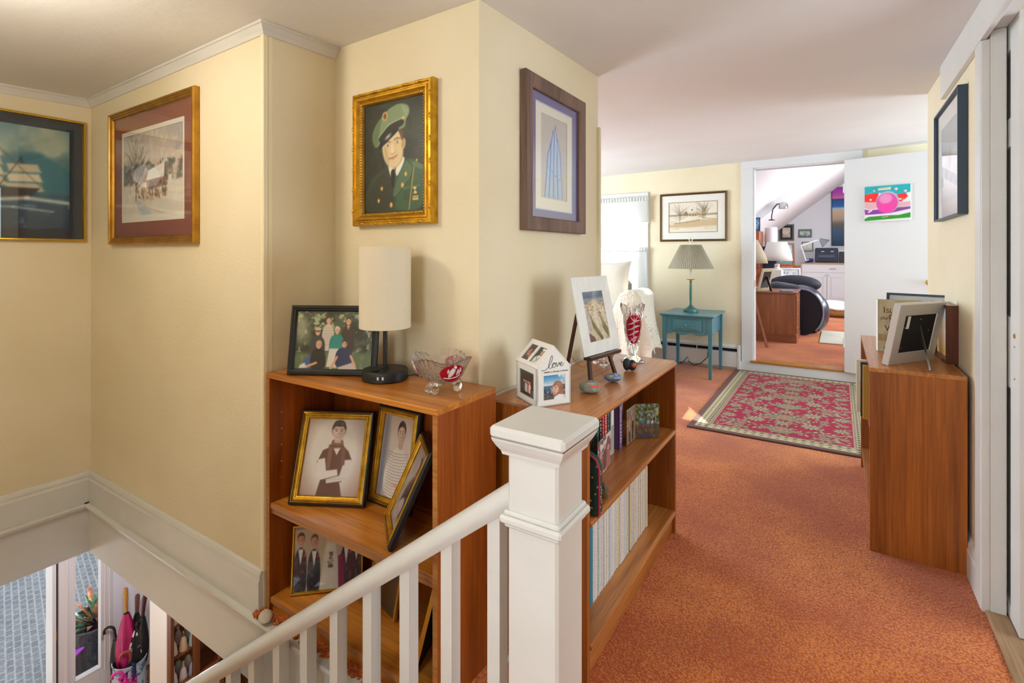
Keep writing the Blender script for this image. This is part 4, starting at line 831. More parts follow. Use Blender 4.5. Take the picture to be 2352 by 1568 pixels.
# middle bookcase: faces +X, its width runs along +Y  (local x -> +Y, local y -> -X)
bc2 = bookcase('bookcase', 'low teak bookcase with rounded shelf fronts against the passage wall', (-.637, 1.412, 0), .998, .375, .80, [(.483, .024, 0), (.108, .022, 0)], m_teak_z, m_teak_x_lit, m_tedge, rz=R(90), nose=True, kick=.086, th=.020)
wt = B(.02, .998, .365, .378, .80, .806).build('back_edge', mat('pale_edge', 'd8d0c4', rough=.4), bc2)
# right bookcase: faces -X  (local x -> -Y, local y -> +X)
bc3 = bookcase('bookcase', 'low teak bookcase with plain end panel along the right wall', (.118, 3.765, 0), 1.045, .322, .80, [(.52, .02, 0), (.12, .02, 0)], m_teak_z, m_teak_x_lit, m_tedge, rz=R(-90), nose=False, kick=.10, th=.018)

# ================================================================== FRAMES IN THE CHERRY BOOKCASE
BP = [(0, 0), (0, .014), (.003, .018), (.007, .0185)]
def photo_frame(label, BL, BR, z, lean, h, canvas, style='blackgold', cat='photo frame', strut=True):
    a = Vector((*BL, z)); b_ = Vector((*BR, z)); w = (b_ - a).length; ang = math.atan2(b_.y - a.y, b_.x - a.x)
    t = thing('photo_frame', label, cat, ((a.x + b_.x) / 2, (a.y + b_.y) / 2, z + .001), ang, R(-lean))
    if style == 'blackgold':
        frame_mesh(w, h, [(0, 0), (0, .012), (.004, .017), (.009, .018), (.010, .012)], 'outer_frame', m_black, t)
        frame_mesh(w - .018, h - .018, [(0, .006), (0, .019), (.004, .0205), (.005, .017), (.009, .017), (.012, .0195), (.016, .0185), (.017, .015), (.020, .014), (.023, .009)], 'gilt_moulding', m_gold, t, .009)
        frame_mesh(w - .027, h - .027, [(0, .0175), (0, .0185), (.0016, .0185)], 'black_line', m_black, t, .0135)
        bw = .034
    elif style == 'black':
        frame_mesh(w, h, [(0, 0), (0, .014), (.004, .019), (.009, .019), (.011, .016), (.017, .015), (.019, .011), (.022, .008)], 'frame', m_black, t); bw = .020
    else:
        frame_mesh(w, h, [(0, 0), (0, .010), (.002, .013), (.006, .013), (.009, .007)], 'frame', m_goldhi, t); bw = .008
    B(-w / 2 + bw * .6, w / 2 - bw * .6, -.004, -.001, bw * .6, h - bw * .6).build('backing', m_dark, t)
    print_obj(canvas, w - 2 * bw + .004, h - 2 * bw + .004, t, (0, -.006, bw - .002), rough=.35)
    B(-w / 2 + bw - .003, w / 2 - bw + .003, -.0085, -.0075, bw - .003, h - bw + .003).build('glass', m_glass, t)
    if strut:
        L = h * .62; s = MB(); s.bar((0, .0, h * .66), (0, .02 + L * math.sin(R(18)), h * .66 - L), .035, .003, up=(0, 1, 0)); s.build('strut', m_black, t)
    return t
photo_frame('black and gilt framed photo of person with scarf and crossed arms', (-1.665, 1.111), (-1.416, 1.244), .395, 20, .326, p_girl(), strut=False)
photo_frame('black and gilt framed photo of person in striped sweater', (-1.445, 1.290), (-1.235, 1.290), .395, 10, .345, p_boy(), strut=False)
photo_frame('black and gilt framed photo leaning on the bookcase side', (-1.295, 1.235), (-1.135, 1.100), .395, 25, .31, p_side(), strut=False)
photo_frame('thin gold framed wedding group photo on the bottom shelf', (-1.677, 1.125), (-1.49, 1.297), .056, 10, .236, p_wedding(), 'gold', strut=False)
photo_frame('thin gold framed photo of couple with bouquet on bottom shelf', (-1.44, 1.285), (-1.255, 1.235), .056, 12, .25, p_couple(), 'gold', strut=False)
photo_frame('dark framed photo standing edge-on inside the bookcase side', (-1.100, 1.27), (-1.045, 1.105), .056, 14, .27, p_side(), 'gold', strut=False)
photo_frame('black framed outdoor family group photo on the cherry bookcase', (-1.657, 1.103), (-1.371, 1.256), .865, 9, .246, p_family(), 'black')

# ================================================================== TABLE LAMP ON CHERRY BOOKCASE
t = thing('table_lamp', 'black lamp with tall oatmeal linen drum shade on cherry bookcase', 'lamp', (-1.318, 1.245, .866))
MB().lathe([(.074, 0), (.078, .003), (.078, .030), (.075, .035), (.0, .036)], 48).build('base', m_black, t, smooth=True)
MB().lathe([(.0075, .035), (.0075, .20)], 14).build('pole', m_black, t, smooth=True); MB().lathe([(.013, .035), (.013, .040), (.0075, .043)], 14).build('collar', m_black, t, smooth=True)
n_ = 56; sh = MB(); sh.lathe([(.0875, .178), (.0875, .455)], n_); sh.f = sh.f[:-2]; sh2 = MB(); sh2.lathe([(.0862, .178), (.0862, .455)], n_); sh2.f = sh2.f[:-2]; sh.add(sh2.v, sh2.f)
nn = 2 * n_; sh.add([], []); sh.f += [(k, (k + 1) % n_, nn + (k + 1) % n_, nn + k) for k in range(n_)] + [(n_ + k, n_ + (k + 1) % n_, nn + n_ + (k + 1) % n_, nn + n_ + k) for k in range(n_)]
m_linen = mat('oatmeal_linen', 'ddd2ba', 'c4b698', rough=.9, scale=900, st=(1, 1, .6), bump=.25, bscale=900, lo=.5, hi=.85, bdist=.001)
sh.build('shade', m_linen, t, smooth=True)
sp = MB()
for k in range(3): a = 2 * math.pi * k / 3; sp.bar((0, 0, .20), (.086 * math.cos(a), .086 * math.sin(a), .20), .003)
sp.build('shade_spider', m_black, t); MB().ell((0, 0, .27), (.022, .022, .035), 12, 8).build('bulb', mat('frosted_bulb', 'f2efe6', rough=.4), t, smooth=True)
ca = R(-35); us = MB(); us.box(-.019, .019, -.0795, -.07, .012, .026, .002); us.xf(Matrix.Rotation(R(35), 4, 'Z')); pt = us.build('socket_plate', m_black, t)
for x in (-.008, .008):
    u = MB(); u.box(x - .003, x + .003, -.0805, -.079, .014, .024); u.xf(Matrix.Rotation(R(35), 4, 'Z')); u.build('port', mat('port_white', 'dcdcdc', rough=.4), pt)
kb = MB(); kb.box(-.012, .012, -.05, -.035, .036, .041, .003); kb.xf(Matrix.Rotation(R(0), 4, 'Z')); kb.build('switch', m_black, t)
MB().tube([(.07, .03, .012), (.095, .045, .018), (.13, .06, .006), (.16, .085, .004), (.18, .112, .004)], .003, 8).build('cord', m_black, t, smooth=True)

# ================================================================== CRYSTAL
m_cutc = mat('faceted_crystal', 'fbf8f6', rough=.04, trans=1, ior=1.5, bump=.9, bscale=210, bdist=.004)
def crystal_bowl():
    t = thing('crystal_bowl', 'cut crystal bowl with ruby panels on three scrolled feet', 'bowl', (-1.055, 1.235, .866), R(8))
    n = 96; b = MB(); prof = [(.034, .030), (.050, .033), (.066, .048), (.077, .068), (.086, .088), (.096, .104)]
    def rim(th): return 1 + .06 * math.cos(4 * th)
    rings = []
    def ring(r, z, k, inner):
        out = []
        for i in range(n):
            th = 2 * math.pi * i / n; q = k / 5; rad = r * (1 + (rim(th) - 1) * q); fac = (.0011 if not inner else .0) * math.sin(24 * th + (k % 2) * math.pi) * (.3 + q)
            zz = z + (q ** 2) * (.008 * math.cos(4 * th) + .0022 * math.cos(32 * th)); out.append(((rad + fac) * math.cos(th) * 1.0, (rad + fac) * math.sin(th) * .92, zz))
        return out
    V = []
    for k, (r, z) in enumerate(prof): V.append(ring(r, z, k, False))
    for k, (r, z) in reversed(list(enumerate(prof))): V.append(ring(r - .009, z + (.007 if k < 2 else .002), k, True))
    v = [p for q in V for p in q]; f = []
    for i in range(len(V) - 1):
        for k in range(n): f.append((i * n + k, i * n + (k + 1) % n, (i + 1) * n + (k + 1) % n, (i + 1) * n + k))
    f.append(tuple(range(n))); f.append(tuple(range((len(V) - 1) * n, len(V) * n)))
    b.add(v, f); b.build('bowl_body', m_cutc, t)
    for k in range(3):
        a = R(-95 + 120 * k); ft = MB()
        for s in (-1, 1): ft.ell((.050, s * .012, .013), (.013, .012, .013), 14, 10)
        ft.ell((.047, 0, .030), (.016, .018, .014), 12, 8); ft.xf(Matrix.Rotation(a, 4, 'Z')); ft.build('foot', m_crystal, t, smooth=True)
    for k in range(3):
        a = R(-35 + 120 * k); pn = MB()
        def fn(u, v_, a=a):
            pu, pv = (u - .5) * 2, (v_ - .5) * 2; L = math.hypot(pu, pv); m = max(abs(pu), abs(pv)); s = m / L if L > 1e-6 else 1; pu, pv = pu * s, pv * s
            th = a + pu * .50; zz = .069 + pv * .027; r = .078 + (zz - .070) * .42 + .0035; return (r * math.cos(th), r * math.sin(th) * .92, zz)
        pn.grid(fn, 12, 10); rp = pn.build('ruby_panel', m_ruby, t, recalc=False)
        bd = MB(); rr = .0805
        def on(du, zz): th = a + du; r = .078 + (zz - .07) * .42 + .0055; return (r * math.cos(th), r * math.sin(th) * .92, zz)
        bd.tube([on(-.15, .058), on(-.10, .066), on(-.04, .076), on(.02, .085)], [.003, .007, .008, .005], 8); bd.ell(on(.05, .089), (.005, .005, .005), 8, 6)
        for du, z0, z1 in ((.16, .062, .082), (.26, .066, .086), (-.22, .070, .084)): bd.tube([on(du, z0), on(du + .03, (z0 + z1) / 2), on(du + .02, z1)], [.001, .004, .001], 6)
        bd.tube([on(-.36, .056), on(-.1, .053), on(.2, .056), on(.34, .064)], .0016, 6); bd.build('etched_motif', mat('etched_glass', 'e4d8d4', rough=.45, trans=.2), rp, smooth=True)
    return t
crystal_bowl()
def crystal_vase():
    t = thing('crystal_vase', 'tall cut crystal vase with ruby oval and scalloped rim', 'vase', (-.798, 2.275, .801), R(0))
    n = 72; prof = [(.052, 0), (.052, .006), (.036, .016), (.017, .030), (.018, .042), (.027, .075), (.033, .12), (.038, .17), (.045, .215), (.056, .255)]; V = []; K = len(prof) - 1
    def ring(r, z, k, inn):
        o = []
        for i in range(n):
            th = 2 * math.pi * i / n; sc = (.5 + .5 * math.cos(6 * th)) if k == K else 0; fac = (.0022 * math.sin(12 * th + k * 1.57) if 4 <= k < K and not inn else 0) + (.05 * r * math.cos(6 * th) if k == 0 or k == 1 else 0)
            zz = z + (.016 * sc - .004 if k == K else 0); o.append(((r + fac) * math.cos(th), (r + fac) * math.sin(th), zz))
        return o
    for k, (r, z) in enumerate(prof): V.append(ring(r, z, k, False))
    for k in range(K, 4, -1): r, z = prof[k]; V.append(ring(r - .006, z + (0 if k == K else .002), k, True))
    v = [p for q in V for p in q]; f = []
    for i in range(len(V) - 1):
        for k in range(n): f.append((i * n + k, i * n + (k + 1) % n, (i + 1) * n + (k + 1) % n, (i + 1) * n + k))
    f.append(tuple(range(n))); f.append(tuple(range((len(V) - 1) * n, len(V) * n))); MB().add(v, f).build('vase_body', m_crystal, t)
    for a in (R(-62), R(118)):
        pn = MB()
        def fn(u, v_):
            pu, pv = (u - .5) * 2, (v_ - .5) * 2; L = math.hypot(pu, pv); m = max(abs(pu), abs(pv)); s = m / L if L > 1e-6 else 1; pu, pv = pu * s, pv * s
            zz = .152 + pv * .066; th = a + pu * .95; r = .0355 + (zz - .15) * .11 + .0032; return (r * math.cos(th), r * math.sin(th), zz)
        pn.grid(fn, 12, 16); rp = pn.build('ruby_panel', m_ruby, t, recalc=False); bd = MB()
        def on(du, zz): th = a + du; r = .0355 + (zz - .15) * .11 + .0050; return (r * math.cos(th), r * math.sin(th), zz)
        for z0, w in ((.105, .5), (.130, .66), (.155, .72), (.18, .62)): bd.tube([on(-w, z0 - .006), on(-w * .3, z0), on(w * .3, z0 + .012), on(w, z0 + .014)], [.0012, .004, .005, .0012], 6)
        bd.tube([on(0, .09), on(.02, .15), on(0, .21)], .0014, 6)
        for s in (-.35, .35): bd.tube([on(0, .095), on(s, .115)], [.003, .001], 6); bd.tube([on(0, .19), on(s, .21)], [.003, .001], 6)
        bd.build('etched_motif', mat('etched_glass', 'e4d8d4'), rp, smooth=True)
    return t
crystal_vase()
t = thing('crystal_bowl', 'small footed crystal bowl with ruby spots behind the easel', 'bowl', (-.885, 2.135, .801)); b = MB(); n = 60; V = []
for k, (r, z, inn) in enumerate(((.026, .022, 0), (.040, .030, 0), (.050, .05, 0), (.054, .075, 0), (.048, .075, 1), (.044, .05, 1), (.034, .034, 1))):
    V.append([((r + .002 * math.sin(12 * 2 * math.pi * i / n) * (1 - inn)) * math.cos(2 * math.pi * i / n), (r + .002 * math.sin(12 * 2 * math.pi * i / n) * (1 - inn)) * math.sin(2 * math.pi * i / n), z + (.006 * math.cos(6 * 2 * math.pi * i / n) if z > .07 else 0)) for i in range(n)])
v = [p for q in V for p in q]; f = [(i * n + k, i * n + (k + 1) % n, (i + 1) * n + (k + 1) % n, (i + 1) * n + k) for i in range(len(V) - 1) for k in range(n)] + [tuple(range(n)), tuple(range(6 * n, 7 * n))]
b.add(v, f).build('bowl_body', m_crystal, t)
for k in range(3):
    a = R(-60 + 120 * k); ft = MB()
    for s in (-1, 1): ft.ell((.034, s * .010, .011), (.011, .010, .011), 12, 8)
    ft.xf(Matrix.Rotation(a, 4, 'Z')).build('foot', m_crystal, t, smooth=True); MB().ell((.0525 * math.cos(a), .0525 * math.sin(a), .058), (.008, .008, .012), 10, 8).build('ruby_spot', m_ruby, t, smooth=True)

# ================================================================== ON THE LOW TEAK BOOKCASE
# house-shaped photo holder: corner nearest the camera, front gable faces right, side with roof faces left
A_ = Vector((-.818, 1.424)); Bq = Vector((-.744, 1.541)); Cq = Vector((-.958, 1.51))
ang = math.atan2(Bq.y - A_.y, Bq.x - A_.x)
t = thing('house_photo_holder', 'white house-shaped photo holder lettered love on teak bookcase', 'photo holder', (A_.x, A_.y, .801), ang)
w, d, he, hp = .128, .150, .125, .190      # gable width (x), depth (y), eaves, ridge
m_hw = mat('house_white', 'e9e7e3', rough=.45)
def rects(b, frame, x0, x1, z0, z1, X0, X1, Z0, Z1):
    for q in ((X0, X1, Z0, z0), (X0, X1, z1, Z1), (X0, x0, z0, z1), (x1, X1, z0, z1)): frame(b, *q)
b = MB(); wl = .006
def fr_front(b, x0, x1, z0, z1): b.box(x0, x1, 0, wl, z0, z1)
def fr_left(b, y0, y1, z0, z1): b.box(0, wl, y0, y1, z0, z1)
rects(b, fr_front, .026, .108, .020, .100, 0, w, 0, he); rects(b, fr_left, .022, .128, .020, .104, 0, d, 0, he)
b.box(w - wl, w, 0, d, 0, he); b.box(0, w, d - wl, d, 0, he); b.box(0, w, 0, d, 0, .004)
b.prism([(0, he), (w, he), (w / 2, hp)], 'y', 0, wl); b.prism([(0, he), (w, he), (w / 2, hp)], 'y', d - wl, d)
b.build('house_walls', m_hw, t)
rs = MB(); n2 = Vector((-(hp - he), 0, w / 2)).normalized(); Lr = math.hypot(w / 2, hp - he)
def rp_(u, y, k=0): q = Vector((w / 2 * u / Lr, y, he + (hp - he) * u / Lr)) + n2 * k; return tuple(q)
def slab(b, u0, u1, y0, y1, k0=0, k1=.005):
    v = [rp_(u, y, k) for k in (k0, k1) for u, y in ((u0, y0), (u1, y0), (u1, y1), (u0, y1))]; b.add(v, [(0, 1, 2, 3), (7, 6, 5, 4), (0, 4, 5, 1), (1, 5, 6, 2), (2, 6, 7, 3), (3, 7, 4, 0)])
slab(rs, -.001, .014, -.001, d + .001); slab(rs, Lr - .014, Lr + .004, -.001, d + .001)
for y0, y1 in ((-.001, .020), (.068, .082), (.130, d + .001)): slab(rs, .014, Lr - .014, y0, y1)
rs.build('roof_window_frame', m_hw, t); MB().prism([(w + .001, he), (w / 2, hp + .005), (w / 2, hp), (w, he - .004)], 'y', -.001, d + .001).build('roof', m_hw, t)
print_obj(p_lake(), .086, .084, t, (.067, .004, .018), rough=.3)
print_obj(p_group(), .110, .088, t, (.004, .075, .018), (0, 0, R(-90)), rough=.3)
th_ = math.atan2(hp - he, w / 2)
for cv_, yc in ((p_sailor(), .044), (p_faces(), .106)):
    o = print_obj(cv_, .052, Lr - .026, t, rp_(.013, yc, .0012)); o.rotation_euler = (0, 0, 0)
    mt = Matrix.Identity(4); ex = Vector((0, -1, 0)); ez = Vector((w / 2, 0, hp - he)).normalized(); ey = ez.cross(ex)
    for i in range(3): mt[i][0], mt[i][1], mt[i][2], mt[i][3] = ex[i], ey[i], ez[i], rp_(.013, yc, .0012)[i]
    o.matrix_local = mt
m_ink = mat('ink_grey', '3a3836', rough=.7)
lv = MB(); pts = [(.016, .093), (.022, .091), (.034, .096), (.046, .112), (.050, .124), (.047, .128), (.043, .120), (.038, .104), (.040, .096), (.046, .0965), (.051, .103), (.0555, .1082), (.0515, .1085), (.0485, .1035), (.0505, .0975), (.0555, .0972), (.0585, .102), (.057, .108), (.0545, .1085), (.058, .1065), (.062, .1085), (.0625, .100), (.065, .099), (.069, .107), (.070, .109), (.072, .105), (.073, .102), (.078, .106), (.078, .1095), (.075, .108), (.073, .103), (.076, .099), (.081, .101), (.085, .107)]
sm = []
for i in range(len(pts) - 1):
    p = [pts[max(0, i - 1)], pts[i], pts[i + 1], pts[min(len(pts) - 1, i + 2)]]
    for s in range(4):
        u = s / 4; sm.append(tuple(.5 * (2 * p[1][k] + (p[2][k] - p[0][k]) * u + (2 * p[0][k] - 5 * p[1][k] + 4 * p[2][k] - p[3][k]) * u * u + (3 * p[1][k] - p[0][k] - 3 * p[2][k] + p[3][k]) * u ** 3) for k in (0, 1)))
lv.tube([(x * 1.22 - .002, -.0006, (z - .09) * 1.25 + .116) for x, z in sm], .0008, 5); lv.build('love_lettering', m_ink, t)
text('motto_lettering', 'makes a house a home.', .0098, mat('ink_light', '6a6866', rough=.7), t, (.026, -.0006, .1085), ext=.0003, shear=.2)
# easel with matted print
t = thing('display_easel', 'dark wood tabletop easel with brass chain on teak bookcase', 'easel', (-.82, 1.886, .801), R(82))
m_eas = wood('easel_wood', '3c1c10', '5a2e1a', 'z', rough=.4)
for s in (-1, 1): MB().bar((s * .095, -.045, 0), (s * .010, .048, .385), .016, .010, up=(0, -1, .3)).build('front_leg', m_eas, t)
MB().bar((.0, .135, 0), (.0, .052, .375), .014, .010, up=(0, 1, .3)).build('rear_leg', m_eas, t); B(-.022, .022, .035, .062, .36, .395, .004).build('head_block', m_eas, t)
MB().bar((-.115, -.042, .1), (.115, -.042, .1), .034, .012).build('ledge', m_eas, t)
ch = MB()
for i in range(15):
    u = i / 14; p = Vector((-.03 + .03 * u, -.005 + .11 * u, .072 - .03 * math.sin(math.pi * u)))
    a = [(.0045 * math.cos(2 * math.pi * k / 8), .0022 * math.sin(2 * math.pi * k / 8)) for k in range(9)]
    ch.tube([tuple(p + (Vector((0, x, z)) if i % 2 else Vector((z, x, 0)))) for x, z in a], .0009, 5, cap=False)
ch.build('chain', m_brass, t)
t = thing('matted_print', 'sand cliff print in wide white mat and clear wrap on easel', 'print', (-.785, 1.881, .9085), R(82), R(-12))
B(-.134, .134, -.004, 0, 0, .302, .001).build('backing', mat('mat_white', 'e6e6e2', rough=.6), t)
window_mesh(.268, .302, .150, .195, .005, 'mat_board', mat('mat_white', 'e6e6e2'), t, 0, .048)
print_obj(p_cliff(), .154, .199, t, (0, -.0047, .046), rough=.4)
wr = MB(); rr = random.Random(9)
def wrap(u, v_): x = (u - .5) * .268; z = v_ * .302; return (x, -.0085 - .0016 * math.sin(38 * (x + .35 * z)) * math.sin(9 * z + 5 * x) - .0008 * math.sin(70 * x - 44 * z), z)
wr.grid(wrap, 60, 60); wr.build('plastic_wrap', m_glass, t, smooth=True, recalc=False)
# painted stones
def stone(label, loc, r, m, spots, seed, rz=0):
    q = random.Random(seed); ph = [q.random() * 6 for _ in range(4)]
    t = thing('painted_stone', label, 'stone', loc, rz); b = MB()
    fn = lambda d: 1 + .06 * math.sin(3 * d[0] + ph[0]) + .05 * math.sin(4 * d[1] + ph[1]) + .04 * math.sin(5 * d[2] + ph[2])
    b.ell((0, 0, r[2]), r, 24, 16, fn); b.build('stone_body', m, t, smooth=True)
    for (th, el, a, bb, col, nm) in spots:
        dv = (math.cos(R(el)) * math.cos(R(th)), math.cos(R(el)) * math.sin(R(th)), math.sin(R(el))); p = MB()
        tx = Vector((-dv[1], dv[0], 0)).normalized(); ty = Vector(dv).cross(tx)
        def f_(u, v_):
            pu, pv = (u - .5) * 2, (v_ - .5) * 2; L = math.hypot(pu, pv); m_ = max(abs(pu), abs(pv)); s = m_ / L if L > 1e-6 else 1
            dd = (Vector(dv) + tx * pu * s * a + ty * pv * s * bb).normalized(); g = fn(dd) * 1.012; return (r[0] * dd.x * g, r[1] * dd.y * g, r[2] + r[2] * dd.z * g)
        p.grid(f_, 6, 6); p.build(nm, mat('stone_paint_' + col, col, rough=.5), t, smooth=True, recalc=False)
stone('grey stone painted with red stripe and bird on teak bookcase', (-.752, 1.690, .801), (.043, .036, .019), mat('grey_stone', '9a9a8c', '7c7c70', rough=.7, scale=60), [(-60, 25, .55, .14, 'd8442c', 'red_stripe'), (-20, 42, .18, .2, 'c84a3c', 'red_dot'), (-75, 58, .4, .18, 'b4b4a6', 'pale_patch'), (-10, 15, .12, .2, 'd8503c', 'red_dot')], 1, R(20))
stone('small stone painted blue, green and yellow on teak bookcase', (-.735, 1.872, .801), (.033, .026, .017), mat('blue_stone', '5a6f9c', '8a9ab8', rough=.5, scale=40), [(-10, 40, .5, .4, '2f9a80', 'green_patch'), (-120, 40, .3, .3, 'c8b838', 'yellow_patch'), (-60, 55, .3, .3, '9ab0d0', 'pale_patch'), (-70, -12, .9, .12, '2a2c34', 'dark_rim')], 2, R(40))
t = thing('painted_stone', 'dark navy twin-lobed stone with red mark below vase', 'stone', (-.748, 2.092, .801), R(30)); b = MB(); b.ell((-.010, 0, .026), (.017, .014, .026), 16, 12); b.ell((.012, -.002, .023), (.018, .015, .023), 16, 12); b.build('stone_body', mat('navy_stone', '20242f', rough=.5), t, smooth=True)
MB().ell((.016, -.013, .024), (.011, .005, .010), 10, 8).build('red_mark', mat('stone_paint_c8442c', 'c8442c'), t, smooth=True); MB().ell((.018, -.0135, .030), (.008, .005, .004), 10, 8).build('gold_mark', mat('stone_paint_b89a48', 'b89a48', rough=.5), t, smooth=True)

# ---- middle shelf: books, pouch, folded photo stands
m_page = mat('page_block', 'e4dcc6', 'd6ccb2', rough=.85, scale=200, st=(1, 30, 1))
def book(label, y, th, h, d, col, x_front=-.70, z=.484, name='book', title=None, lean=0, col2=None):
    """upright book in the middle bookcase: spine faces +X"""
    t = thing(name, label, 'book', (x_front, y, z), 0, 0); m = mat('cover_' + col, col, rough=.5)
    b = MB(); b.box(-d, 0, 0, .0018, 0, h); b.box(-d, 0, th - .0018, th, 0, h); b.box(-.003, .0012, 0, th, 0, h, .0008); b.build('cover', m, t)
    B(-d + .004, -.002, .0018, th - .0018, .003, h - .003).build('pages', m_page, t)
    if title:
        mt = mat('foil_' + title, title, rough=.5); tb = MB(); r_ = random.Random(int(y * 1e4)); zz = h * .12
        while zz < h * .85:
            l = .006 + .012 * r_.random(); tb.box(.0012, .0016, th * .30, th * .70, zz, zz + l * .55); zz += l
        tb.build('spine_title', mt, t)
    if col2: B(.0012, .0015, .0005, th - .0005, h * .72, h * .86).build('spine_band', mat('cover_' + col2, col2, rough=.5), t)
    return t
BK = [(1.670, .012, .20, '4a3a30', 'tan lettered dark brown', 'c8b890'), (1.685, .010, .21, '6a5a4c', 'dull taupe', None), (1.698, .012, .20, '24201e', 'near-black', None), (1.714, .014, .215, 'b8685c', 'dusty pink', None),
      (1.732, .012, .205, '3a3438', 'charcoal', 'b8a070'), (1.748, .014, .21, '6a4a30', 'walnut brown', None), (1.766, .012, .20, '2c2a2c', 'thin black', 'c8a860'), (1.784, .014, .23, '28344e', 'navy', None), (1.803, .026, .24, '1f6a58', 'bottle green', '6aa08c'),
      (1.834, .022, .24, '1c1a1c', 'black with bold white title', 'e4e0d8'), (1.860, .020, .24, 'a82830', 'crimson', 'e0b0a8'), (1.884, .026, .24, 'c0282c', 'bright red with white title', 'f0e6e0'), (1.914, .016, .235, '202830', 'blue-black', '8ab0a8')]
for y, th, h, col, lab, ti in BK: book('upright %s book on the middle teak shelf' % lab, y, th, h, .15, col, -.775, title=ti, col2='2a5a9a' if lab == 'blue-black' else None)
t = thing('ring_binder', 'pale grey binder standing among books on teak shelf', 'binder', (-.77, 1.934, .484)); b = MB(); b.box(-.16, 0, 0, .002, 0, .25); b.box(-.16, 0, .036, .038, 0, .25); b.box(-.003, .001, 0, .038, 0, .25, .001); b.build('cover', mat('binder_grey', 'a8a8a4', rough=.5), t); B(-.15, -.004, .003, .035, .004, .24).build('pages', m_page, t); B(.001, .0015, .008, .030, .12, .20).build('label_card', mat('label_white', 'e8e8e6', rough=.6), t)
book('upright violet paperback with pale title on the middle teak shelf', 2.020, .028, .21, .14, '7a5a9a', -.765, title='d8d0e4'); book('upright teal blue book on the middle teak shelf', 2.051, .020, .22, .15, '2a6a9c', -.78, title='c0d8e8', col2='3aa0a8')
book('upright tan book with worn cloth on the middle teak shelf', 2.074, .030, .235, .16, '9a8a68', -.80, title=None); book('upright white dotted book on the middle teak shelf', 2.107, .018, .245, .16, 'd8d4cc', -.79, title='4a4a4a')
# flowered pouch lying against the near side
t = thing('quilted_pouch', 'dark green flowered pouch with red piping on teak shelf', 'pouch', (-.675, 1.478, .484)); b = MB()
pts = [(.0, .0), (.05, .0), (.055, .01), (.055, .15), (.045, .175), (.02, .19), (-.02, .19), (-.045, .175), (-.055, .15), (-.055, .01), (-.05, .0)]
b.prism(pts, 'y', -.012, .012); b.build('pouch_body', mat('flowered_green', '1c3a3a', '244848', rough=.85, scale=40), t, smooth=True, ang=70)
tp = MB(); tp.tube([(x, -.0125, z) for x, z in pts[1:]], .0028, 6); tp.build('piping', mat('red_piping', 'c02040', rough=.6), t, smooth=True); rr = random.Random(12); fl = MB()
for i in range(40): x = (rr.random() - .5) * .10; z = .01 + rr.random() * .165; s = rr.choice((-1, 1)); fl.ell((x, s * .0125, z), (.0035, .0012, .0035), 6, 4)
for i in range(14): fl.ell((.0552, (rr.random() - .5) * .02, .01 + i * .010), (.0012, .003, .0035), 6, 4)
fl.build('flower_print', mat('flower_print', 'd8a060', rough=.8), t)['kind'] = 'stuff'; fl = MB()
for i in range(20): fl.ell(((rr.random() - .5) * .10, rr.choice((-1, 1)) * .0128, .01 + rr.random() * .165), (.002, .0012, .002), 6, 4)
fl.build('flower_centre', mat('flower_centre', 'c84a48', rough=.8), t)['kind'] = 'stuff'
t = thing('driftwood_block', 'short dark end of driftwood on teak shelf', 'wood', (-.665, 1.60, .484), R(25)); b = MB(); b.ell((0, 0, .020), (.020, .036, .020), 7, 6, lambda d: 1 + .15 * math.sin(7 * d[0]) + .1 * math.sin(5 * d[1])); b.build('wood_body', mat('driftwood', '4a4038', '6a5a4c', rough=.9, scale=60, st=(1, .2, 1)), t); MB().ell((.004, -.033, .020), (.013, .004, .013), 10, 6).build('cut_face', mat('cut_wood', '6a5628', rough=.8), t)
m_acr = glass_pane('acrylic', (.97, .98, .99), 1.5)
def acrylic(label, base, panels, z, h):
    t = thing('acrylic_photo_stand', label, 'photo stand', (*base, z + .001))
    for ang, w, cv_, off in panels:
        a = R(ang); o = thing_panel = B(0, w, -.002, .002, 0, h).build('acrylic_panel', m_acr, t); o.rotation_euler = (0, 0, a); o.location = (*off, 0)
        if cv_ is not None: print_obj(cv_, w - .006, h - .006, o, (w / 2, -.0028, .003), rough=.25); B(.003, w - .003, -.0024, -.0021, .003, h - .003).build('photo_back', mat('photo_back', 'd8d4d0', rough=.6), o)
    return t
acrylic('clear folding stand with woodland photo and hiking photo', (-.752, 2.175), [(38, .112, p_forest(3), (0, 0)), (270 + 180, .112, p_hike(), (0, -.112))], .484, .155)
acrylic('clear corner stand with blurred family photo beside driftwood', (-.728, 1.700), [(95, .165, p_crowd(), (0, 0)), (200, .10, None, (0, 0))], .484, .135)
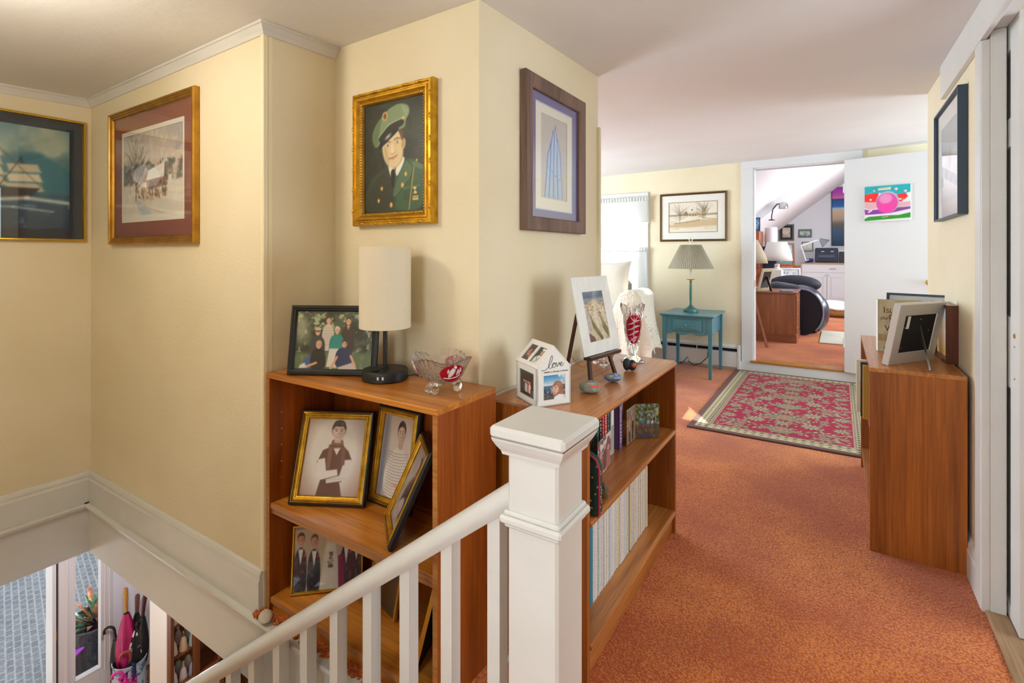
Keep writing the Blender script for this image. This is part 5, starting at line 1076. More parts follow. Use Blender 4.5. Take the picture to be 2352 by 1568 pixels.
# ---- bottom shelf: row of thin magazines
def spine_mat(name, base, ink, lo):
    m = mat(name, base, ink, rough=.55, scale=1, st=(1, 260, 520), detail=2, lo=lo, hi=lo + .05, randoff=True); return m
sp_w = spine_mat('spine_white', 'e4e1da', 'b4b2b0', .57); sp_c = spine_mat('spine_cream', 'ded4ba', 'b8aa8c', .58); sp_y = mat('spine_yellow', 'c8b840', rough=.5); sp_g = mat('spine_darkgreen', '4a5a34', rough=.5); sp_b = spine_mat('spine_paleblue', 'ccd8de', '93a9b8', .56); sp_t = mat('spine_teal', '1a86a4', rough=.5)
protos = {}
y = 1.585; i = 0; rr = random.Random(21)
while y < 2.19:
    th = .0092 + .0035 * rr.random(); 
    kind = 't' if i == 0 else 'y' if i == 23 else 'g' if i == 33 else rr.choice('wwwb') if i < 30 else rr.choice('wccc'); m = dict(w=sp_w, c=sp_c, y=sp_y, g=sp_g, b=sp_b, t=sp_t)[kind]
    if i == 0: th = .022
    h = .262 + .006 * rr.random(); xf = -.70 - .004 * rr.random()
    lab = {'t': 'teal-covered magazine ending the row on the low teak shelf', 'y': 'single yellow-spined magazine in the row on the low shelf', 'g': 'single dark green spined magazine in the low shelf row', 'w': 'thin white-spined magazine in the tight row on low shelf', 'c': 'thin cream-spined magazine in the tight row on low shelf', 'b': 'thin pale blue-spined magazine in the tight row on low shelf'}[kind]
    o = thing('magazine', lab, 'magazine', (xf, y, .109), 0, 0, 'magazines on the low teak shelf')
    B(-.185, 0, 0, th - .0007, 0, h, .0012).build('cover', m, o)
    if kind != 't': B(-.186, -.006, .0012, th - .0019, .001, h + .0006).build('pages', m_page, o)
    y += th; i += 1
# ================================================================== RIGHT BOOKCASE: things on it and in it
t = thing('book', 'parchment-coloured hardback with serif title standing on right bookcase', 'book', (.172, 3.190, .801), R(6))
m_par = mat('parchment_jacket', 'cfc4a4', 'b4a47c', rough=.6, scale=14); b = MB(); b.box(0, .185, -.0, .003, 0, .262); b.box(0, .185, .037, .040, 0, .262); b.box(-.001, .003, 0, .040, 0, .262, .001); b.build('cover', m_par, t); B(.003, .180, .003, .037, .004, .257).build('pages', m_page, t)
B(-.0022, -.0008, .001, .039, .001, .261).build('spine_edge', mat('label_white', 'e8e8e6'), t)
m_oxb = mat('oxblood_ink', '6a2a1c', rough=.6)
text('title_lettering', 'I', .042, m_oxb, t, (.020, -.0008, .197)); text('title_lettering', 'SL', .031, m_oxb, t, (.032, -.0008, .197)); text('title_lettering', 'the', .024, mat('ink_brown', '4a3a2c', rough=.6), t, (.007, -.0008, .162), shear=.35); text('title_lettering', 'C', .046, m_oxb, t, (.042, -.0008, .160)); text('title_lettering', 'W', .042, m_oxb, t, (.026, -.0008, .105)); text('title_lettering', 'R', .022, m_oxb, t, (.022, -.0008, .012))
B(.0, .12, -.0006, 0, .055, .088).build('landscape_print', mat('jacket_land', '9a8450', 'b49c68', rough=.6, scale=30), t); B(.055, .075, -.0010, -.0004, .02, .075).build('green_print', mat('jacket_green', '4a8a2c', rough=.6), t)
t = thing('picture_frame', 'thin slate blue frame standing behind the parchment hardback', 'frame', (.36, 3.37, .801), R(-18), R(-6)); frame_mesh(.30, .285, [(0, 0), (0, .014), (.010, .014), (.012, .008)], 'frame', m_navywood, t); B(-.142, .142, -.008, -.002, .008, .277).build('glass', mat('pale_print', 'c4ccd4', rough=.2), t)
w_ = .335; a_ = R(55.5); c0 = Vector((.187, 2.8)) + Vector((math.cos(a_), math.sin(a_))) * w_ / 2
t = thing('photo_frame', 'silver photo frame turned away showing black back and strut', 'photo frame', (c0.x, c0.y, .801), a_, R(11))
m_sil = mat('silver_frame', 'cfcac4', rough=.4, metal=.3)
frame_mesh(w_, .279, [(0, -.028), (0, -.002), (.002, 0), (.052, 0), (.054, -.004), (.054, -.028)], 'frame', m_sil, t)
B(-w_ / 2 + .05, w_ / 2 - .05, .003, .006, .05, .229).build('back_board', mat('black_felt', '101014', rough=.8), t)
B(-w_ / 2 + .075, -w_ / 2 + .092, .001, .0032, .165, .222).build('paper_sticker', mat('label_white', 'e8e8e6'), t)
MB().bar((.0, .001, .175), (-.105, -.128, .026), .008, .003, up=(1, 0, 0)).build('strut', m_steel, t)
for x, z in ((.0, .205), (.075, .15), (-.105, .17), (-.10, .075)): MB().lathe([(.0035, 0), (.0035, .003), (0, .0035)], 8).xf(Matrix.Translation((x, .003, z)) @ Matrix.Rotation(R(90), 4, 'X')).build('clip', m_steel, t)
t = thing('shadow_box_frame', 'deep dark red-brown frame with pastel picture leaning by right wall', 'frame', (.450, 3.14, .801), R(-86)); frame_mesh(.28, .262, [(0, 0), (0, .048), (.014, .048), (.016, .026)], 'frame', wood('mahogany_frame', '4a1c10', '6e3018', 'z'), t); print_obj(p_generic('8ab4d8', 'd8c4b0', 'c89a40', 4), .25, .235, t, (0, -.028, .0135))
def fbook(label, y, th, h, d, x, z, col, nm='book'):
    t = thing(nm, label, 'book', (x, y, z)); B(0, d, 0, th, 0, h, .001).build('cover', mat('cover_' + col, col, rough=.5), t); B(.004, d + .001, .0015, th - .0015, .003, h - .003).build('pages', m_page, t); return t
fbook('cream catalogue jutting out of the right bookcase', 3.02, .030, .255, .24, .075, .521, 'e4dcc0'); fbook('mustard folder jutting out of the right bookcase', 2.90, .034, .25, .24, .098, .521, 'b8892a')
o = fbook('black and orange magazine jutting out of the right bookcase', 2.945, .022, .258, .24, .090, .521, '1c1a1a'); B(-.0008, .0, .002, .020, .06, .15).build('cover_band', mat('cover_d87a1c', 'd87a1c', rough=.5), o); B(-.0008, .0, .002, .020, .17, .235).build('cover_title', mat('label_white', 'e8e8e6'), o)
for i, (c_, lab) in enumerate((('3a4a6a', 'navy'), ('8a3a34', 'brick red'), ('d8d2c4', 'ivory'), ('4a5a44', 'olive'), ('6a5444', 'umber'))): fbook('%s book in the row inside the right bookcase' % lab, 3.10 + i * .045, .032, .22 + .01 * (i % 3), .2, .16, .521, c_)
# ================================================================== RUG
def p_rug(w, h):
    A = w / h; nx = 230; ny = int(nx / A * .92); c = Cv(nx, ny, A, '6a4a44'); s = 1 / h
    c.rect(.045 * s, .045 * s, A - .045 * s, 1 - .045 * s, 'b8ab88'); c.rect(.10 * s, .10 * s, A - .10 * s, 1 - .10 * s, '5a4a3c'); c.rect(.106 * s, .106 * s, A - .106 * s, 1 - .106 * s, 'b4a784')
    c.rect(.138 * s, .138 * s, A - .138 * s, 1 - .138 * s, '4a3c34'); c.rect(.143 * s, .143 * s, A - .143 * s, 1 - .143 * s, 'b8ab88'); c.rect(.152 * s, .152 * s, A - .152 * s, 1 - .152 * s, '9c1038')
    k, d_, t_ = 'ab9f7e', '4a3c30', '97896a'
    n = int(h / .05)
    for i in range(n):
        y = (i + .5) / n
        for x in (.072 * s, A - .072 * s): c.ell(x, y, .006 * s, .012 * s, d_)
        for x in (.122 * s, A - .122 * s): c.ell(x, y, .009 * s, .012 * s, d_); c.ell(x, y + .3 / n, .006 * s, .006 * s, d_)
    n = int(w / .05)
    for i in range(n):
        x = (i + .5) / n * A
        for y in (.072 * s, 1 - .072 * s): c.ell(x, y, .012 * s, .007 * s, d_)
        for y in (.122 * s, 1 - .122 * s): c.ell(x, y, .012 * s, .009 * s, d_)
    y0, y1, x0, x1 = .16 * s, 1 - .16 * s, .16 * s, A - .16 * s
    def inside(x, y): return x0 < x < x1 and y0 < y < y1
    def flower(x, y, r, n, rot=0):
        if not inside(x, y): return
        for i in range(n):
            a = 2 * math.pi * i / n + rot; c.ell(x + .62 * r * math.cos(a), y + .62 * r * math.sin(a), r * .40, r * .21, d_, math.degrees(a)); c.ell(x + .62 * r * math.cos(a), y + .62 * r * math.sin(a), r * .34, r * .15, k, math.degrees(a))
        c.ell(x, y, r * .30, r * .30, t_); c.ell(x, y, r * .12, r * .12, 'b8304c')
    def leaf(x, y, r, a):
        if inside(x, y): c.ell(x, y, r * 1.1, r * .55, d_, a); c.ell(x, y, r * .92, r * .38, k, a)
    cx = A / 2; step = .33 * s
    for row in range(-4, 5):
        yc = .5 + row * step
        for sgn in (-1, 1):
            prev = None; pts = []
            for q in range(13):
                u = q / 12; x = cx + sgn * u * (x1 - cx) * 1.0; y = yc + math.sin(u * 2 * math.pi) * step * .36 * (1 if row % 2 else -1)
                if inside(x, y): pts.append((x, y))
            if len(pts) > 1: c.line(pts, .014 * s, d_, .8); c.line(pts, .008 * s, 'd8b498')
            for u, r in ((.42, .07), (.86, .055)):
                x = cx + sgn * u * (x1 - cx); flower(x, yc + (step * .05 if row % 2 else -step * .05), r * s, 10, .2)
            for u in (.1, .2, .3, .58, .68, .78, .95):
                x = cx + sgn * u * (x1 - cx); y = yc + math.sin(u * 2 * math.pi) * step * .36 * (1 if row % 2 else -1)
                leaf(x + .01 * s, y + .03 * s, .026 * s, 30 * sgn); leaf(x, y - .035 * s, .022 * s, -40 * sgn)
        yy = yc + step * .5
        if inside(cx, yy):
            c.ell(cx, yy, .095 * s, .085 * s, d_); c.ell(cx, yy, .088 * s, .078 * s, t_)
            for i in range(14): a = 2 * math.pi * i / 14; c.ell(cx + .07 * s * math.cos(a), yy + .062 * s * math.sin(a), .015 * s, .010 * s, d_, math.degrees(a)); c.ell(cx + .07 * s * math.cos(a), yy + .062 * s * math.sin(a), .009 * s, .006 * s, k)
            for i in range(7): a = 2 * math.pi * i / 7; c.ell(cx + .03 * s * math.cos(a), yy + .03 * s * math.sin(a), .012 * s, .010 * s, '9a5a58')
        flower(cx, yc, .06 * s, 8)
        for sgn in (-1, 1):
            for u, dy in ((.25, .5), (.6, .42), (.62, -.4), (.9, .5)):
                x = cx + sgn * u * (x1 - cx); flower(x, yc + dy * step, .036 * s, 7, .3)
            for u, dy in ((.15, .33), (.38, .62), (.5, .3), (.75, .28), (.8, .6)): leaf(cx + sgn * u * (x1 - cx), yc + dy * step, .026 * s, 60 * sgn * (1 if dy > .4 else -1))
    q = random.Random(11)
    for i in range(260):
        x, y, a = x0 + (cx - x0) * q.random(), y0 + (y1 - y0) * q.random(), q.random() * 180
        g = c.p[min(c.h - 1, int(y * c.h)), min(c.w - 1, int(x / A * c.w))]
        if g[0] > .5 and g[1] < .2: leaf(x, y, .017 * s, a); leaf(2 * cx - x, y, .017 * s, 180 - a)
    return c
RX0, RX1, RY0, RY1 = -.955, .245, 3.905, 6.11
t = thing('area_rug', 'crimson floral rug with beige border and brown binding by doorway', 'rug', ((RX0 + RX1) / 2, RY0, .0), 0)
B(-(RX1 - RX0) / 2, (RX1 - RX0) / 2, 0, RY1 - RY0, .001, .0105, .004).build('rug_binding', mat('rug_binding', '5a3e38', rough=.95), t)
pr_ = print_obj(p_rug(RX1 - RX0, RY1 - RY0), RX1 - RX0 - .012, RY1 - RY0 - .012, t, (0, .006, .0115), (R(-90), 0, 0), 'rug_pile', .95)

# ================================================================== BEDROOM END
m_teal = mat('teal_paint', '3f7f8e', '47879a', rough=.35, scale=4, coat=.2)
TX0, TX1, TY0, TY1, TZ = -1.617, -1.06, 5.45, 6.09, .655
t = thing('side_table', 'teal painted side table with drawer and scalloped apron', 'table', ((TX0 + TX1) / 2, TY0, 0)); hw = (TX1 - TX0) / 2; D_ = TY1 - TY0
tp = MB(); tp.box(-hw, hw, 0, D_, TZ - .016, TZ, .005); tp.box(-hw + .012, hw - .012, .012, D_ - .012, TZ - .026, TZ - .014, .004); tp.build('table_top', m_teal, t)
lo, li = hw - .025, .025
for sx in (-1, 1):
    for y in (.03, D_ - .07):
        b = MB(); x = sx * (lo - .02); v = [(x + i * .021, y + .02 + j * .021, TZ - .026) for i, j in ((-1, -1), (1, -1), (1, 1), (-1, 1))] + [(x + i * .014, y + .02 + j * .014, 0) for i, j in ((-1, -1), (1, -1), (1, 1), (-1, 1))]
        b.add(v, [(3, 2, 1, 0), (4, 5, 6, 7)] + [(k, (k + 1) % 4, 4 + (k + 1) % 4, 4 + k) for k in range(4)]); b.build('leg', m_teal, t)
def apron(n, a, b_, z1, z0, amp): return [(a, z1), (b_, z1)] + [(b_ + (a - b_) * i / n, z0 - amp * (abs(math.sin(2.5 * math.pi * i / n)) - .2)) for i in range(n + 1)]
MB().prism(apron(24, -lo + .04, lo - .04, TZ - .026, .455, .022), 'y', .038, .055).build('front_apron', m_teal, t); MB().prism(apron(24, -lo + .04, lo - .04, TZ - .026, .455, .022), 'y', D_ - .06, D_ - .045).build('back_apron', m_teal, t)
for sx in (-1, 1): MB().prism(apron(24, .07, D_ - .07, TZ - .026, .455, .022), 'x', sx * (lo - .028) - .007, sx * (lo - .028) + .007).build('side_apron', m_teal, t)
dw = B(-.145, .145, .022, .040, .485, .605, .006).build('drawer_front', m_teal, t); B(-.115, .115, .017, .024, .505, .585, .006).build('drawer_panel', m_teal, dw)
MB().lathe([(.006, 0), (.006, .012), (.014, .018), (.015, .026), (.010, .032), (0, .033)], 16).xf(Matrix.Translation((0, .018, .545)) @ Matrix.Rotation(R(90), 4, 'X')).build('drawer_knob', m_teal, dw, smooth=True)
for x in (-.17, .17): B(x - .008, x + .008, .034, .040, .48, .61, .002).build('reed_trim', m_teal, t)
t = thing('table_lamp', 'teal candlestick lamp with pleated grey-beige shade on teal table', 'lamp', (-1.365, 5.775, TZ + .0005))
MB().lathe([(.078, 0), (.080, .010), (.076, .026), (.070, .030), (.060, .036), (.030, .055), (.015, .075), (.012, .10), (.014, .18), (.015, .26), (.013, .315), (.010, .325)], 32).build('candlestick', mat('verdigris_green', '3f6e6a', '4c7e78', rough=.35, scale=10, metal=.2), t, smooth=True)
MB().lathe([(.008, .318), (.014, .326), (.016, .334), (.012, .342), (.018, .348), (.044, .354), (.046, .358), (.012, .360)], 24).build('brass_cup', m_brass, t, smooth=True); MB().lathe([(.014, .356), (.014, .50)], 16).build('candle_tube', mat('candle_cream', 'e8e0cc', rough=.4), t, smooth=True)
n_ = 144; prf = [(.238, .476), (.108, .735)]; sv = []
for r_, z in prf:
    for k in range(n_): a = 2 * math.pi * k / n_; q = r_ + (.004 if k % 2 else -.002); sv.append((q * math.cos(a), q * math.sin(a), z))
sm_ = MB().add(sv, [(k, (k + 1) % n_, n_ + (k + 1) % n_, n_ + k) for k in range(n_)]); so = sm_.build('shade', mat('pleated_fabric', 'a39d88', rough=.9), t, recalc=False); sd_ = so.modifiers.new('thick', 'SOLIDIFY'); sd_.thickness = .002
MB().tube([(0, 0, .50), (0, 0, .76)], .003, 6).build('harp_rod', m_brass, t); fi = MB(); fi.tube([(0.018 * math.cos(a_), 0, .795 + .026 * math.sin(a_)) for a_ in [2 * math.pi * k / 14 - math.pi / 2 for k in range(15)]], .005, 7); fi.lathe([(.008, .752), (.011, .760), (.006, .768)], 10); fi.build('finial', mat('candle_cream', 'e8e0cc'), t, smooth=True)
MB().ell((0, 0, .58), (.03, .03, .05), 12, 8).build('bulb', mat('frosted_bulb', 'f2efe6'), t, smooth=True)
t = thing('lamp_cord', 'thin black lamp cord looping down behind the teal table', 'cord', (-1.3, 6.10, 0)); MB().tube([(.0, .0, .64), (.03, .005, .50), (.06, -.01, .30), (.05, -.02, .12), (-.02, -.03, .04), (-.10, -.05, .012), (-.16, -.03, .05), (-.17, -.02, .10), (-.22, -.05, .03), (-.32, -.06, .006), (-.42, -.10, .006)], .0045, 7).build('cord', m_black, t, smooth=True)
# baseboard heater
t = thing('baseboard_heater', 'white baseboard heater along the wall behind the teal table', 'heater', (-1.9, YB - .001, 0)); b = MB(); b.prism([(-.0, .0), (-.0, .27), (-.03, .272), (-.055, .255), (-.055, .235), (-.018, .235), (-.018, .205), (-.062, .195), (-.062, .03), (-.03, .03), (-.03, 0)], 'x', .0, .97); b.build('heater_body', m_white2, t)
B(0.01, .96, -.05, -.018, .206, .234).build('heater_slot', m_dark, t); B(.955, .985, -.066, 0, 0, .273, .003).build('end_cap', m_white2, t)
for x in (.18, .52): B(x, x + .006, -.063, -.018, .195, .25).build('damper_joint', m_white2, t)
# curtains
m_sheer = cloth_thin('sheer_white', 'f6f6f4', .62)
def curtain(label, x0, x1, z0, z1, y, waves, amp, name, cut=None):
    t = thing(name, label, 'curtain', (x0, y, z1)); w = x1 - x0; h = z1 - z0
    def fn(u, v):
        a = amp * (.35 + .65 * v) * math.sin(waves * 2 * math.pi * u + .8 * math.sin(5 * u)) ; return (w * u + (.02 * v * (u - .5)), -abs(amp) + a, -h * v - .008 * (math.sin(waves * 2 * math.pi * u) if v > .98 else 0))
    g = MB().grid(fn, int(waves * 14), 14).build('fabric', m_sheer, t, smooth=True, recalc=False, ang=80); g.modifiers.new('thick', 'SOLIDIFY').thickness = .0012
    rf = MB().grid(lambda u, v: (w * u, -.012 - abs(amp) - .008 * math.sin(60 * math.pi * u), .022 - .05 * v), int(w * 220), 3).build('ruffle_heading', m_sheer, t, smooth=True, recalc=False, ang=80); rf.modifiers.new('thick', 'SOLIDIFY').thickness = .0012
    lc = MB(); n = int(w / .025)
    for k in range(n): u = (k + .5) / n; p = fn(u, 1); lc.ell((p[0], p[1], p[2] - .006), (.007, .002, .008), 6, 4)
    lc.build('lace_edging', mat('lace_white', 'f0f0ee', rough=.9), t)['kind'] = 'stuff'; MB().tube([(-.02, .012, .0), (w + .02, .012, .0)], .006, 8).build('curtain_rod', m_white2, t)
    return t
curtain('white ruffled valance with bobble edging across the window top', WX0 - .1, -1.945, 1.685, 1.965, YB - .03, 3.2, .025, 'window_valance')
curtain('sheer white cafe curtain over the lower window sash', WX0 - .05, -1.965, .60, 1.345, YB - .03, 5.5, .02, 'cafe_curtain')
# armchair with quilt and pillow
m_uph = mat('stone_upholstery', '8a8478', rough=.9, bump=.2, bscale=80)
t = thing('armchair', 'upholstered armchair under the cream quilt by the window', 'armchair', (-2.25, 5.02, 0))
B(-.50, .50, .05, .70, .14, .50, .05).build('seat_base', m_uph, t); B(-.36, .36, .02, .46, .48, .62, .05).build('seat_cushion', m_uph, t); B(-.50, .26, .48, .70, .14, 1.02, .07).build('backrest', m_uph, t)
for s in (-1, 1): B(s * .46 - .10, s * .46 + .09, .04, .42, .14, .84, .06).build('armrest', m_uph, t)
for sx in (-.45, .45):
    for y in (.08, .62): B(sx - .025, sx + .025, y, y + .05, 0, .15, .004).build('leg', mat('ebony_leg', '1c1a1c', rough=.4), t)
m_quilt = mat('cream_quilt', 'e6e0d0', 'ded8c6', rough=.95, scale=30, bump=.7, bscale=55, bdist=.01)
t = thing('quilt', 'cream quilt with tiny blossoms draped over the armchair', 'quilt', (0, 0, 0))
pf = [(-2.28, .66), (-2.10, .66), (-1.96, .70), (-1.91, .80), (-1.87, .885), (-1.80, .925), (-1.72, .915), (-1.665, .86), (-1.645, .72), (-1.61, .56), (-1.565, .42), (-1.53, .31)]
def q1(u, v):
    y = 4.985 + .455 * v; s = u * (len(pf) - 1); i = min(int(s), len(pf) - 2); fr = s - i; x = pf[i][0] * (1 - fr) + pf[i + 1][0] * fr; z = pf[i][1] * (1 - fr) + pf[i + 1][1] * fr
    k = max(0, (u - .6) / .4); return (x + .018 * k * math.sin(9 * v + 2) - .04 * k * v, y + .012 * math.sin(11 * u + 3 * v), z + .010 * math.sin(14 * u) * math.sin(6 * v) + .02 * k * math.sin(4 * v))
g = MB().grid(q1, 60, 24)
def q2(u, v): x = -2.28 + .72 * u; top = q1(min(1, max(0, 0 + .0)), 0)[2]; s = u * .93; p = q1(s, 0); return (p[0] + .03 * v * math.sin(7 * u), 4.985 - .05 * math.sin(v * 1.5) - .03 * v - .02 * v * math.sin(13 * u), p[2] * (1 - v) + (.26 + .02 * math.sin(6 * u)) * v if p[2] > .3 else p[2])
g.grid(q2, 60, 20); qo = g.build('quilt_cloth', m_quilt, t, smooth=True, recalc=False, ang=85); qo.modifiers.new('thick', 'SOLIDIFY').thickness = .014
fl = MB(); rr = random.Random(2)
for i in range(16): p = q1(.75 + .23 * rr.random(), rr.random()); fl.ell((p[0] + .008, p[1] - .004, p[2] + .002), (.004, .004, .004), 5, 4)
for i in range(14): p = q2(rr.random(), .5 + .45 * rr.random()); fl.ell((p[0], p[1] - .009, p[2]), (.004, .003, .004), 5, 4)
fl.build('blossom_print', mat('blossom_blue', '6a7488', rough=.9), t)['kind'] = 'stuff'
t = thing('pillow', 'plump ivory pillow propped against the armchair back', 'pillow', (-2.19, 5.30, .70), R(6), R(-12)); b = MB()
def pw(u, v, s): x = (u - .5) * .52; z = v * .50; e = (max(0, 1 - (2 * u - 1) ** 4) * max(0, 1 - (2 * v - 1) ** 4)) ** .6; k = 1 + .10 * abs(2 * u - 1) ** 3 * abs(2 * v - 1) ** 3; return ((x) * k, s * .085 * e + .004 * math.sin(9 * u + 4 * v) * e, .25 + (z - .25) * k)
b.grid(lambda u, v: pw(u, v, 1), 22, 22); b.grid(lambda u, v: pw(u, v, -1), 22, 22); b.build('pillow_cover', mat('ivory_linen', 'd8d2c4', rough=.9, bump=.3, bscale=30), t, smooth=True, ang=80)
# neighbour house outside the window
t = thing('neighbour_house', 'white gambrel-gabled neighbour house with grey roof outside window', 'house', (-6.3, 13.6, -3.2)); pg = [(-2.6, 0), (-2.6, 4.2), (-1.9, 5.2), (0, 5.75), (.55, 5.45), (1.15, 4.9), (1.35, 4.3), (1.35, 0)]
MB().prism(pg, 'y', 0, 6).build('gable_wall', mat('white_siding', 'e8ecf0', rough=.8), t); rf = MB(); rp2 = [(0, 5.80), (.6, 5.52), (1.25, 4.95), (1.5, 4.25), (1.4, 4.22), (1.15, 4.9), (.55, 5.45), (0, 5.75)]; rf.prism(rp2, 'y', -.12, 6.1); rf.build('gable_trim', mat('white_siding', 'e8ecf0'), t)
MB().prism([(2.2, 4.7), (7.5, 6.4), (7.5, 6.3), (2.2, 4.6)], 'x', 1.2, 9).build('roof', mat('grey_shingle', '5a6674', '6a7682', rough=.9, scale=12), t); B(1.2, 9, 2.6, 7.4, 0, 4.72).build('rear_wall', mat('siding_shaded', '3c4856', rough=.8), t)  # rear siding darkened in colour to look like a wall in shade
B(-1.4, -.9, -.03, .01, 4.25, 4.8).build('window', mat('window_dark', '4a5560', rough=.2), t)
# ================================================================== FAR ROOM CONTENTS
F = DZ0; m_oak_z = wood('oak_upright', '8a4a24', 'b4703c', 'z', rough=.4); m_oak_x = wood('oak_crosswise', '8a4a24', 'b4703c', 'x', rough=.4)
t = thing('oak_desk', 'oak desk end with plinth inside the far room', 'desk', (-.47, 7.60, F)); B(-1.3, 0, .0, .72, .10, .64, .003).build('desk_body', m_oak_z, t); B(-1.33, .02, -.02, .74, .64, .665, .006).build('desk_top', m_oak_x, t); B(-1.32, .015, -.012, .735, 0, .10, .004).build('plinth', m_oak_x, t)
for y in (.05, .38): d_ = B(0, .014, y, y + .29, .12, .62, .003).build('drawer_front', m_oak_z, t)
for z in (.2, .38, .56): MB().ell((.02, .03, z), (.008, .008, .008), 8, 6).build('hinge', m_steel, t)
m_navy = mat('navy_leather', '22253a', rough=.32, coat=.3); m_navf = mat('navy_fabric', '1c1d2c', rough=.7)
t = thing('massage_chair', 'bulky navy leather massage chair beside the oak desk', 'chair', (-.42, 8.95, F)); b = MB(); b.prism([(.34 * math.cos(a_) * .78 - .02, .33 + .33 * math.sin(a_)) for a_ in [2 * math.pi * k / 40 for k in range(40)]], 'y', -.52, -.44); b.build('side_shell', m_navf, t, smooth=True)
pp = MB(); pp.tube([(.34 * math.cos(a_) * .78 - .02, -.53, .33 + .33 * math.sin(a_)) for a_ in [R(-50) + R(150) * k / 24 for k in range(25)]], .012, 8); pp.build('piping', mat('grey_piping', '8a90a4', rough=.4), t, smooth=True)
MB().ell((-.05, -.2, .36), (.33, .30, .35), 28, 18).build('seat_body', m_navy, t, smooth=True); MB().ell((.10, -.16, .30), (.22, .28, .30), 24, 14).build('leg_rest', m_navy, t, smooth=True)
MB().tube([(-.60, -.40, .62), (-.35, -.42, .66), (-.12, -.40, .63), (.0, -.36, .56)], [.08, .10, .095, .06], 16).build('armrest', m_navy, t, smooth=True); MB().ell((-.15, .05, .70), (.36, .18, .14), 24, 14).build('cushion', m_navf, t, smooth=True)
t = thing('side_stand', 'low wooden stand behind the massage chair', 'stand', (-.80, 9.62, F)); B(-.28, .28, -.22, .22, .62, .65, .004).build('stand_top', m_oak_x, t)
for x in (-.25, .25):
    for y in (-.19, .19): B(x - .02, x + .02, y - .02, y + .02, 0, .62).build('leg', m_oak_z, t)
m_shw = cloth_thin('white_shade', 'f4f2ec', .4)
def simple_lamp(label, loc, rb, rt, h0, h1, jar, jm, sm):
    t = thing('table_lamp', label, 'lamp', loc); jar(t)
    s = MB(); n = 40; s.lathe([(rb, h0), (rb * .82 + rt * .18, h0 + (h1 - h0) * .3), (rt, h1)], n); s.f = s.f[:-2]; o = s.build('shade', sm, t, smooth=True); o.modifiers.new('thick', 'SOLIDIFY').thickness = .004
    MB().tube([(0, 0, h0 - .06), (0, 0, h1 - .02)], .006, 6).build('stem', m_steel, t); MB().tube([(-rt, 0, h1 - .01), (rt, 0, h1 - .01)], .003, 5).build('shade_spider', m_steel, t); return t
m_cer = mat('white_ceramic', 'ece8e0', rough=.2)
def jarA(t): B(-.09, .09, -.09, .09, 0, .26, .02).build('jar', m_cer, t); MB().lathe([(.07, .255), (.05, .28), (.035, .30), (.045, .33), (.03, .35)], 20).build('jar_neck', m_cer, t, smooth=True)
def jarB(t): MB().lathe([(.08, 0), (.085, .02), (.04, .05), (.03, .12), (.05, .20), (.045, .28), (.02, .33)], 24).build('jar', mat('amber_ceramic', 'a87c4c', rough=.3), t, smooth=True)
simple_lamp('white square ceramic lamp with flared white shade in far room', (-.865, 9.62, F + .651), .235, .15, .40, .715, jarA, m_cer, m_shw)
simple_lamp('lamp with cream cone shade standing on the oak desk', (-1.03, 7.98, F + .666), .20, .07, .37, .70, jarB, None, cloth_thin('cream_shade', 'e6dcc0', .35))
t = thing('photo_frame', 'beige photo frame seen from behind on the oak desk', 'photo frame', (-.86, 7.72, F + .666), R(65), R(14)); frame_mesh(.26, .31, [(0, -.02), (0, -.001), (.04, 0), (.042, -.02)], 'frame', mat('beige_frame', 'c4b494', rough=.5), t); B(-.09, .09, .004, .008, .04, .27).build('back_board', m_black, t); MB().bar((0, .002, .2), (.02, -.10, .02), .03, .004, up=(1, 0, 0)).build('strut', m_black, t)
tag(B(-.66, -.50, 7.64, 7.80, F + .666, F + .681, .003).build('magazine', mat('blue_magazine', '3a5a80', '8ab0c8', rough=.4, scale=30)), 'blue magazine lying on the oak desk', 'magazine')
t = thing('leaning_bar', 'brown wooden easel leg slanting in front of the oak desk', 'easel', (-.745, 7.07, F)); MB().bar((0, 0, 0.0), (-.20, .30, .62), .03, .02).build('easel_leg', m_oak_z, t); MB().bar((-.45, .1, 0.0), (-.22, .30, .62), .03, .02).build('easel_leg', m_oak_z, t); MB().bar((-.2, .34, .62), (-.25, .46, 0), .03, .02).build('easel_leg', m_oak_z, t)
t = thing('white_cabinet', 'white panelled cabinet with wood top at far wall', 'cabinet', (-.70, 13.35, F)); B(0, 1.5, .0, .6, .08, .93).build('cabinet_body', m_white2, t); B(-.02, 1.52, -.02, .62, .93, .965, .004).build('countertop', wood('light_maple', 'b08a60', 'c8a478', 'x'), t); B(.02, 1.48, .05, .5, 0, .08).build('toe_kick', mat('grey_kick', '7a7c88', rough=.6), t)
for i, (x0, x1) in enumerate(((.015, .48), (.495, .96), (.975, 1.485))):
    d_ = B(x0, x1, -.018, 0, .10, .72, .003).build('door', m_white2, t); rm = MB(); pz0, pz1 = .17, .65; 
    for q in ((x0 + .06, x1 - .06, pz0, pz0 + .012), (x0 + .06, x1 - .06, pz1 - .012, pz1), (x0 + .06, x0 + .072, pz0, pz1), (x1 - .072, x1 - .06, pz0, pz1)): rm.box(q[0], q[1], -.026, -.018, q[2], q[3], .003)
    rm.build('door_moulding', m_white2, d_); B(x0 + .085, x1 - .085, -.024, -.018, pz0 + .03, pz1 - .03, .004).build('raised_panel', m_white2, d_); MB().ell((x1 - .03 if i == 0 else x0 + .03, -.026, .68), (.012, .012, .012), 8, 6).build('knob', m_steel, d_)
for x0, x1 in ((.015, .96), (.975, 1.485)): d_ = B(x0, x1, -.018, 0, .745, .91, .003).build('drawer', m_white2, t); MB().tube([((x0 + x1) / 2 + .05, -.02, .83), ((x0 + x1) / 2 + .07, -.04, .83), ((x0 + x1) / 2 + .15, -.04, .83), ((x0 + x1) / 2 + .17, -.02, .83)], .006, 6).build('handle', m_steel, d_)
CZ = F + .966
